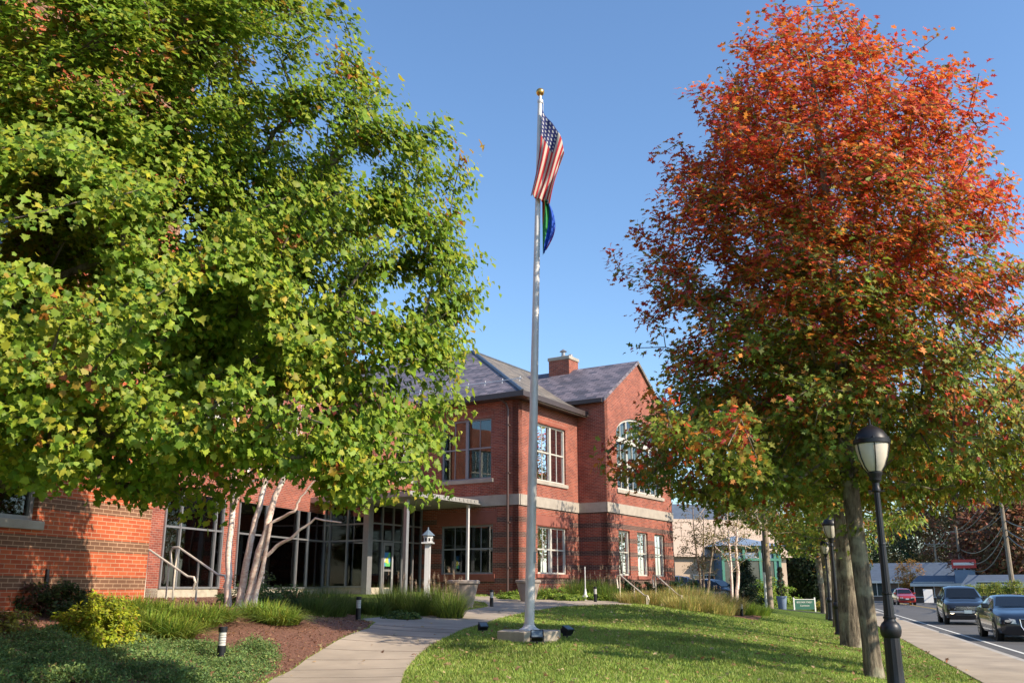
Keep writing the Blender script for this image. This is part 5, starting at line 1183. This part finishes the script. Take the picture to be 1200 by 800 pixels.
# ------------------------------------------------------------------ far side and background
def G(p): p = Vector(p); p.z = gz(p.x, p.y); return p
M['beige'] = pm('beige_stucco', (.44,.34,.26), .9, var=.08, scale=1); M['greyroof'] = pm('grey_blue_roof', (.075,.10,.14), .7, var=.15, scale=2)
M['greenmetal'] = pm('green_painted_metal', (.05,.20,.15), .5, var=.1); M['dkglass'] = pm('dark_shop_glass', (.03,.045,.05), .08, 0, var=.3, spec=.8)
M['signgreen'] = pm('green_sign_paint', (.02,.11,.075), .5, var=.1); M['redsign'] = pm('red_sign', (.5,.05,.04), .5, var=.1); M['bluegrey'] = pm('pale_blue_siding', (.16,.22,.31), .7, var=.12, scale=1)
M['brownwall'] = pm('brown_shop_wall', (.12,.085,.065), .8, var=.2, scale=1); M['white'] = pm('white_board', (.75,.74,.70), .6, var=.05)
def house(name, label, c, yaw, w, d, h, rh, wallm, roofm, wins=(), hip=False, cat='building', over=.4, group=None, fascia=None):
    r = thing(name, label, cat, c, yaw, group); mb = MB(); mb.box(-w/2,w/2,-d/2,d/2,-.5,h); mb.build('wall', M[wallm], r, smooth=0)
    a, b = w/2+over, d/2+over; mb = MB(); rx = a-(b if hip else 0)
    mb.v = [(-a,-b,h+.002),(a,-b,h+.002),(a,b,h+.002),(-a,b,h+.002),(-rx,0,h+rh),(rx,0,h+rh)]
    for f_ in ((0,1,5,4),(2,3,4,5),(0,4,3),(1,2,5),(3,2,1,0)): mb.face(f_)
    mb.build('roof', M[roofm], r, smooth=0)
    if fascia: mb = MB(); mb.box(-a,a,-b-.03,-b+.1,h-.35,h-.003); mb.build('fascia', M[fascia], r, smooth=0)
    for x0, x1, z0, z1, fm in wins:
        mb = MB(); mb.box(x0-.08,x1+.08,-d/2-.06,-d/2-.002,z0-.08,z0); mb.box(x0-.08,x1+.08,-d/2-.06,-d/2-.002,z1,z1+.08); mb.box(x0-.08,x0,-d/2-.06,-d/2-.002,z0,z1); mb.box(x1,x1+.08,-d/2-.06,-d/2-.002,z0,z1)
        if x1-x0 > 1.6: mb.box((x0+x1)/2-.04,(x0+x1)/2+.04,-d/2-.05,-d/2-.03,z0,z1)
        f_ = mb.build('window', M[fm], r, smooth=0); mb = MB(); mb.box(x0,x1,-d/2-.03,-d/2-.004,z0,z1); mb.build('pane', M['dkglass'], f_, smooth=0)
    return r
bgp = at(829, 700, 78); house('beige_building', 'low beige building with blue grey roof behind the thin trees', (bgp.x, bgp.y, gz(bgp.x,bgp.y)), .25, 9.5, 9, 3.0, 0.0+3.2, 'beige', 'beige', [(.8,2.4,.2,1.7,'white'),(-3.2,-1.2,.2,1.6,'white')])
bg2 = at(800, 700, 92); house('distant_building', 'pale building with grey blue roof right behind the brick gable', (bg2.x, bg2.y, 1), .2, 14, 10, 5.2, 3.5, 'beige', 'greyroof')
# green framed glass building
p = at(883, 700, 72); gb = thing('green_glass_building', 'glass fronted building with green metal frame and pale panels', 'building', (p.x,p.y,gz(p.x,p.y)), .18)
mb = MB(); mb.box(-2.3,2.3,0,6,-.3,3.6); mb.build('wall', M['bluegrey'], gb, smooth=0); mb = MB()
for x in (-2.3,-.6,.7,1.9,2.3): mb.box(x-.1,x+.1,-.12,-.003,-.3,4.0)
for z in (1.1,3.0,3.9): mb.box(-2.4,2.4,-.14,-.0,z,z+.18)
mb.build('frame', M['greenmetal'], gb, smooth=0)
for x0, x1 in ((-2.2,-.7),(-.5,.6),(.8,1.8)): mb = MB(); mb.box(x0,x1,-.06,-.004,.0,2.95); mb.build('window', M['dkglass'], gb, smooth=0)
mb = MB(); mb.v = [(-2.7,-.4,4.1),(2.7,-.4,4.1),(2.7,6.4,4.1),(-2.7,6.4,4.1),(0,3,5.0)]
for f_ in ((0,1,4),(1,2,4),(2,3,4),(3,0,4),(3,2,1,0)): mb.face(f_)
mb.build('roof', M['bluegrey'], gb, smooth=0)
# green lettered sign between white posts
p = at(943, 712, 64); sg = thing('green_sign', 'green lettered sign board between two white posts beyond the lawn', 'sign', G(p), .12); sg.scale = (.57,.57,.57)
mb = MB(); mb.box(-1.2,1.2,-.05,.05,.15,1.25); bd = mb.build('board', M['signgreen'], sg, smooth=0)
for x in (-1.28,1.28): mb = MB(); mb.box(x-.07,x+.07,-.08,.08,-.2,1.5); mb.build('post', M['white'], sg, smooth=0)
mb = MB(); mb.box(-1.2,1.2,-.07,.07,1.252,1.32); mb.build('cap_rail', M['white'], sg, smooth=0)
def text(s, size, loc, mat, parent, rot=(PI/2,0,0)):
    cu = bpy.data.curves.new('lettering', 'FONT'); cu.body = s; cu.size = size; cu.align_x = 'CENTER'; cu.extrude = .006; t = bpy.data.objects.new('lettering', cu); C.objects.link(t)
    bpy.context.view_layer.update(); me = bpy.data.meshes.new_from_object(t); bpy.data.objects.remove(t); o = bpy.data.objects.new('lettering', me); C.objects.link(o); me.materials.clear(); me.materials.append(mat); o.parent = parent; o.location = loc; o.rotation_euler = rot
text('BEECHER STREET', .25, (0,-.062,.88), M['white'], bd); text('Commons', .27, (0,-.062,.5), M['white'], bd)
# topiary in a pale pot
p = at(917, 714, 60); tp_ = thing('potted_topiary', 'dark topiary of three stacked balls in a pale pot by the drive', 'potted plant', G(p)); B0 = tp_
mb = MB(); mb.lathe([(.2,0),(.24,.05),(.3,.75),(.33,.76),(.33,.84),(.28,.84)], n=18); mb.build('pot', M['bluegrey'], B0); mb = MB(); mb.tube([(0,0,.8),(0,0,2.4)], .03, 6); mb.build('stem', M['bark'], B0)
rs = np.random.default_rng(9); cen = []
for z, r_ in ((1.15,.3),(1.65,.24),(2.1,.2),(2.45,.15)): d = unit(rs.normal(0,1,(420,3))); cen.append(d*r_*rs.uniform(.75,1.05,(420,1))+[0,0,z])
cen = np.concatenate(cen); leaves('foliage', cen, cen*0+rs.normal(0,1,cen.shape), rs.normal(0,1,cen.shape), np.full(len(cen),.08), pal(rs, len(cen), [(.09,.04,.03),(.05,.07,.03)], [1,1]), DIAM, M['leaf'], B0)
# generic background trees
def bgtree(name, label, px, D, base_r, h, cols, wts, seed, n_tip=150, per=16, size=.3, shape='round', group=None, lift_=.2, yy=690, cat='tree', x=None, hz=None):
    rs = np.random.default_rng(seed); p = at(px, yy, D); p.z = gz(p.x, p.y) if hz is None else hz; root = thing(name, label, cat, p, 0, group)
    z = rs.random(n_tip)**(.9 if shape == 'round' else 1.4); a = rs.uniform(0,2*PI,n_tip); f = np.sqrt(np.clip(1-(2*z-1)**2, .02, 1)) if shape == 'round' else (1-z)*1.0+.05
    if shape == 'oval': f = np.sqrt(np.clip(1-(1.6*z-.75)**2, .02, 1))
    u = rs.random(n_tip)**.35; rr = base_r*f*u*(1+.18*np.sin(3*a+seed)); zz = h*(lift_+(1-lift_)*z)
    tips = np.c_[rr*np.cos(a), rr*np.sin(a), zz]; arr, par, ends = skeleton(rs, [(0,0,t) for t in np.linspace(-.2, h*.85, 8)], tips, step=max(.6,h/10), wt=.2, rise=0)
    wood('trunk', arr, par, .018*h+.05, .015, M['bark'], root, trunk_n=7, n=4, flare=.1, trunk_r=[(.018*h+.05)*(1-.8*t/7) for t in range(7)])
    pos, nor, tip, sz, out = cluster_leaves(rs, arr, par, ends, per, size*2.6, .8, (0,0,h*.45), size, .25, up=.4, along=1)
    g_ = np.repeat(rs.random(len(pos)//per+1), per)[:len(pos)]; c = pal(rs, len(pos), cols, wts, .18)*(.8+.45*g_)[:,None]
    leaves('crown', pos, nor, tip, sz, c, DIAM, M['leaf'], root); return root
EV_ = ((.03,.055,.022),(.045,.075,.03),(.025,.04,.02)); GRN = ((.07,.11,.02),(.11,.15,.03),(.05,.08,.02)); RED = ((.26,.095,.06),(.17,.085,.05),(.33,.15,.075)); ORG = ((.42,.22,.04),(.36,.16,.04),(.30,.24,.05)); BRN = ((.16,.11,.05),(.12,.10,.04),(.2,.13,.05))
g_ = 'trees beyond the drive'
bgtree('evergreen_tree', 'broad dark evergreen over the green sign', 946, 80, 3.4, 6.2, EV_, (1,1,1), 201, 330, 26, .28, 'round', g_, .12)
bgtree('autumn_tree', 'orange and pink autumn tree left of the dark evergreen', 921, 95, 3.2, 8.6, ORG+RED[:1], (2,2,1,2), 202, 240, 20, .3, 'round', g_, .1)
bgtree('conical_evergreen', 'small pointed evergreen before the green framed building, left', 868, 64, 1.0, 2.5, EV_, (1,1,1), 203, 120, 20, .14, 'cone', g_, .02)
bgtree('conical_evergreen', 'small pointed evergreen before the green framed building, right and taller', 874, 62, 1.1, 2.9, EV_, (1,1,1), 204, 120, 20, .14, 'cone', g_, .02)
bgtree('grey_tree', 'thin greyish tree over the green framed building', 888, 86, 3.2, 8.6, GRN+BRN[:1], (2,2,2,2), 205, 330, 16, .24, 'round', g_, .3)
bgtree('round_tree', 'green bushy tree behind the beige building', 808, 110, 5, 9, GRN, (1,1,1), 206, 220, 16, .4, 'round', g_, .2)
bgtree('round_tree', 'dull green tree behind the drive, right of the autumn tree', 975, 120, 5, 9, GRN+ORG[:1], (2,2,2,1), 207, 220, 16, .4, 'round', g_, .2)
shrub('hedge', 'bright green sloping hedge beside the green framed building', 892, 66, 2.6, 1.5, LG, (1,1,1), 208, 120, 26, .16, group=None, cat='hedge'); shrub('hedge', 'green rounded hedge behind the utility pole', 906, 70, 3.2, 1.7, LG, (1,1,1), 209, 120, 26, .16, cat='hedge')
shrub('low_shrub', 'small yellow shrub beside the green sign', 962, 66, 1.3, .7, ((.45,.36,.06),(.3,.3,.05)), (1,1), 210, 50, 20, .12)
hill = 'wooded slope behind the shops'
hl_ = [(1030,215,12,17,GRN,'pale green tree at the left end of the wooded slope'),(1052,200,11,18,EV_,'dark conifer like tree above the far blue roof'),(1080,190,11,17,BRN+ORG[2:],'yellowish brown tree in the middle of the slope, behind the wires'),(1102,180,11,20,EV_,'tall dark tree behind the middle utility poles'),
       (1125,172,11,24,BRN+RED[:1],'brown and red tree above the flat shop roof'),(1147,165,10,25,RED+BRN[:1],'large dull red tree near the right utility pole'),(1172,158,10,26,BRN+GRN[:1],'brown tree behind the right utility pole'),(1200,150,11,30,EV_+RED[:1],'tall dark tree at the right edge of the picture'),
       (1010,235,12,13,GRN,'low green tree seen between the oak trunks'),(1228,140,10,26,RED+EV_[:1],'red and dark tree just beyond the right edge'),(1160,120,5,11,RED,'smaller bright red tree in front of the brown one'),(1198,112,5,12,RED+BRN,'smaller red brown tree close to the right edge'),(992,250,12,12,ORG+GRN,'mixed orange tree far down the road')]
for i, (px, D, r_, h_, c_, lab) in enumerate(hl_): bgtree('slope_tree', lab, px, D, r_*.8, h_, c_, (1,)*len(c_), 220+i, 230, 14, .55, 'round', hill, .08)
# shops
def shop(label, px, D, w, d, h, rh, wm, rm, yaw=.0, wins=(), hip=False, nm='shop_building'): p = at(px, 690, D); return house(nm, label, (p.x,p.y,.1), road_a+PI/2*0+yaw, w, d, h, rh, wm, rm, wins, hip, fascia='white')
shop('low shop with a wide grey blue roof behind the first utility poles', 1088, 140, 17, 12, 2.7, 2.6, 'brownwall', 'greyroof', -.25, [(-7.5,-4.5,.6,2.6,'white'),(-3,0,.6,2.6,'white'),(3,7,.6,2.6,'white')])
shop('long low shop with blue grey fascia roof near the right utility pole', 1158, 118, 15, 10, 2.2, 1.0, 'brownwall', 'greyroof', -.3, [(-7.5,-3,.6,2.3,'white'),(-1.5,2,.6,2.3,'white'),(3,7.5,.6,2.3,'white')])
shop('pale blue sided small building at the left end of the shops', 1058, 150, 8, 8, 3.2, 2.2, 'bluegrey', 'greyroof', -.2, [(-3,-1,1,2.5,'white'),(1,3,1,2.5,'white')])
shop('low shop at the right edge behind the kerb trees', 1215, 100, 12, 9, 2.0, 1.0, 'brownwall', 'greyroof', -.3, [(-5,-1,.6,2.2,'white')])
p = at(1133, 690, 112); s_ = thing('shop_sign', 'red and white shop sign on a pole above the low roofs', 'sign', (p.x,p.y,.1), road_a-.3)
mb = MB(); mb.box(-.1,.1,-.1,.1,0,3.9); mb.build('post', M['alu'], s_, smooth=0); mb = MB(); mb.box(-1.3,1.3,-.15,.15,3.9,4.9); bb = mb.build('sign_board', M['redsign'], s_, smooth=0); mb = MB(); mb.box(-1.1,1.1,-.17,-.152,4.25,4.55); mb.build('pale_stripe', M['white'], bb, smooth=0)
mb = MB(); mb.box(-1.1,1.1,-.12,.12,2.2,3.7); mb.build('lower_board', M['bluegrey'], s_, smooth=0)
p = at(1137, 690, 108); s_ = thing('banner_sign', 'tall narrow blue banner sign beside the road trees', 'sign', (p.x,p.y,.1), road_a-.3); mb = MB(); mb.tube([(0,0,0),(0,0,3.1)], .05, 8); mb.build('post', M['alu'], s_); mb = MB(); mb.box(-.45,.45,-.06,-.055+.1,.7,3.0); mb.build('banner', M['bluegrey'], s_, smooth=0)
p = at(1087, 690, 110); s_ = thing('sandwich_board', 'white standing board by the far roadside', 'sign', (p.x,p.y,.1), road_a); mb = MB(); mb.v = [(-.5,-.3,0),(.5,-.3,0),(.5,0,1.5),(-.5,0,1.5),(-.5,-.26,0),(.5,-.26,0),(.5,.03,1.47),(-.5,.03,1.47)]
for q4 in ((0,1,2,3),(7,6,5,4),(0,4,5,1),(1,5,6,2),(2,6,7,3),(3,7,4,0)): mb.face(q4)
mb.build('panel', M['white'], s_, smooth=0); mb = MB(); mb.box(-.5,-.45,.25,.3,0,.05); mb.tube([(-.45,.3,0),(-.45,.04,1.45)], .02, 5); mb.build('prop', M['white'], s_)
for i, (px, D, h_) in enumerate([(1152,88,1.9),(1168,84,2.0),(1188,80,2.1),(1136,94,1.8)]):
    bgtree('kerb_tree', 'small yellow green tree on the far kerb, ' + ['above the black sedan','between the two utility poles to the right','next to the right utility pole base','behind the dark suv'][i], px, D, .85, h_, ((.22,.28,.04),(.34,.34,.05),(.14,.2,.03)), (1,1,1), 260+i, 60, 16, .13, 'round', 'small trees along the far kerb', .35)
bgtree('young_orange_tree', 'small orange young tree left of the white standing board', 1069, 128, 1.9, 5.2, ORG, (2,1,1), 270, 90, 16, .22, 'oval', None, .3)
# utility poles and wires
UP = [(1187,88,577,1),(1129,118,618,0),(1101,150,633,1),(1077,185,642,1),(1059,225,643,1),(1046,280,652,0)]
ul_ = ['nearest and thickest, at the right edge','slim reddish one behind the dark suv','third, with one cross arm','fourth, pale grey','fifth, carrying two white transformers','last, tiny one far down the road']; tops = []
for i, (px, D, yt, arm) in enumerate(UP):
    p = at(px, 690, D); H_ = at(px, yt, D).z; u = thing('utility_pole', 'wooden utility pole ' + ul_[i], 'utility pole', (p.x,p.y,.1), road_a, 'utility poles on the far side of the road')
    mb = MB(); r0_ = .21 if i == 0 else .17; mb.tube([(0,0,-.3),(0,0,H_*.5),(0,0,H_)], [r0_*1.25, r0_, r0_*.8], 10); mb.build('shaft', M['poleWood'], u)
    if arm: mb = MB(); mb.box(-1.6,1.6,-.07,.07,H_-.75,H_-.6); mb.build('crossarm', M['poleWood'], u, smooth=0)
    mb = MB()
    for x in ((-1.4,-.7,.7,1.4) if arm else (0,)): mb.lathe([(.05,H_-.59),(.07,H_-.5),(.04,H_-.4)], c=(x,0,0), n=8)
    mb.build('insulators', M['white_metal'], u)
    if i == 4:
        for x in (-.7,.7): mb = MB(); mb.lathe([(.3,H_-3.2),(.3,H_-1.9),(.1,H_-1.8)], c=(x,0,0), n=12); mb.build('transformer', M['white_metal'], u)
    tops.append((Vector((p.x,p.y,0)), H_))
nm_ = ['nearest span','second span','third span','fourth span','fifth span']
tops.insert(0, (tops[0][0]*1.0 + (tops[0][0]-tops[1][0]), tops[0][1])); 
for i in range(len(tops)-1):
    (a, ha_), (b, hb_) = tops[i], tops[i+1]
    wr = thing('power_line', 'dark overhead wires of the ' + (['first span, leaving the right edge']+nm_)[i], 'wires', (a.x,a.y,0), 0, 'overhead wires between the utility poles')
    for off, dz, sag in ((-1.3,-.45,1.0),(-.7,-.45,1.1),(.7,-.45,1.2),(1.3,-.45,1.0),(.2,-2.6,1.5),(.1,-3.4,1.9),(.15,-4.0,2.2)):
        pts = []
        for k in range(15): f = k/14; q = a.lerp(b, f); pts.append((q.x-a.x+qd.x*off, q.y-a.y+qd.y*off, ha_*(1-f)+hb_*f+dz-sag*4*f*(1-f)))
        mb = MB(); mb.tube(pts, .03 if dz > -1 else .05, 4, caps=False); mb.build('wire', M['black'], wr)
# service pole on the near side by the drive
p = at(903, 717, 52); u = thing('utility_pole', 'utility pole with a white lower sleeve standing on the lawn by the drive', 'utility pole', G(p), 0, None)
mb = MB(); mb.tube([(0,0,-.3),(0,0,4),(-.03,0,9)], [.19,.17,.13], 12); mb.build('shaft', M['poleWood'], u); mb = MB(); mb.tube([(-.21,-.05,0),(-.21,-.05,1.9)], .07, 8); mb.build('sleeve', M['white_metal'], u); mb = MB(); mb.tube([(-.21,-.05,1.9),(-.21,-.05,3.6)], .065, 8); mb.build('cable_guard', M['black'], u)
p = at(902.5, 720, 50); 
# parked vehicles by the beige building
cp = at(838, 700, 70); car('parked_car', 'dark hatchback with light front parked before the beige building', 'car', G(cp)+Vector((0,0,.02)), road_a+PI/2+.2, rav, carpaint('blue_grey_paint', (.10,.14,.22)), 4.6, 1.84, wheel=.35, axles=(.9,3.6), green=(4,9), wind=(4,5), grille='plain', group='cars parked behind the brick building', drl=False)
cp = at(872, 705, 62); car('parked_car', 'dark car with open trunk side parked in front of the green hedge', 'car', G(cp)+Vector((0,0,.02)), road_a+PI/2-.5, rav, DK, 4.6, 1.84, wheel=.35, axles=(.9,3.6), green=(4,9), wind=(4,5), grille='plain', group='cars parked behind the brick building', drl=False)['label'] = 'dark car parked in front of the sloping green hedge'
cp = at(1080, 690, 125); car('parked_car', 'dark blue car parked on the far roadside left of the white board', 'car', Vector((cp.x,cp.y,.12)), road_a+.9, rav, BL, 4.6, 1.84, wheel=.35, axles=(.9,3.6), green=(4,9), wind=(4,5), grille='plain', drl=False)
# furniture behind the glass
p = J0 - rd*8.9 - qd*1.1; fz = FL+.0; t = thing('cafe_table', 'small grey table with two chairs seen through the glass beside the handrails', 'table', (p.x,p.y,fz), .3)
mb = MB(); mb.box(-.6,.6,-.35,.35,.72,.75); mb.build('tabletop', M['alu'], t, smooth=0)
for x, y in ((-.5,-.28),(.5,-.28),(.5,.28),(-.5,.28)): mb = MB(); mb.tube([(x,y,0),(x,y,.72)], .02, 6); mb.build('leg', M['alu'], t)
def chair(label, p, rz, mat):
    r = thing('chair', label, 'chair', (p.x,p.y,FL), rz, 'chairs seen through the glass'); mb = MB(); mb.box(-.22,.22,-.22,.22,.43,.46); mb.build('seat', mat, r, smooth=0); mb = MB(); mb.box(-.22,.22,.20,.23,.5,.92); mb.build('backrest', mat, r, smooth=0)
    for x, y in ((-.2,-.2),(.2,-.2),(.2,.2),(-.2,.2)): mb = MB(); mb.tube([(x,y,0),(x,y,.43 if y < 0 else .52)], .014, 6); mb.build('leg', M['white_metal'], r)
M['bluefab'] = pm('blue_chair_shell', (.12,.32,.5), .5, var=.1)
chair('pale blue chair on the left side of the table behind the glass', p+Vector((-.7,-.6,0)), 2.6, M['bluegrey']); chair('bright blue chair behind the vestibule side glass', K0+V_*1.9+U*1.0, 1.0, M['bluefab'])

for i, (a, b, lab) in enumerate([(8.3,1.4,'behind the glass beside the brick corner'),(3.2,1.5,'behind the glass right of the birch'),(-1.0,2.2,'inside the vestibule')]):
    q = J0 - rd*a - qd*b; r = thing('ceiling_light', 'small lit ceiling light ' + lab, 'ceiling light', (q.x,q.y,4.73), 0, 'lit ceiling lights inside the hall')
    mb = MB(); mb.lathe([(.25,-.06),(.26,0)], n=18); mb.build('frame', M['alu'], r); mb = MB(); mb.lathe([(.22,-.10),(.23,-.062)], n=18); mb.build('diffuser', M['litlamp'], r)
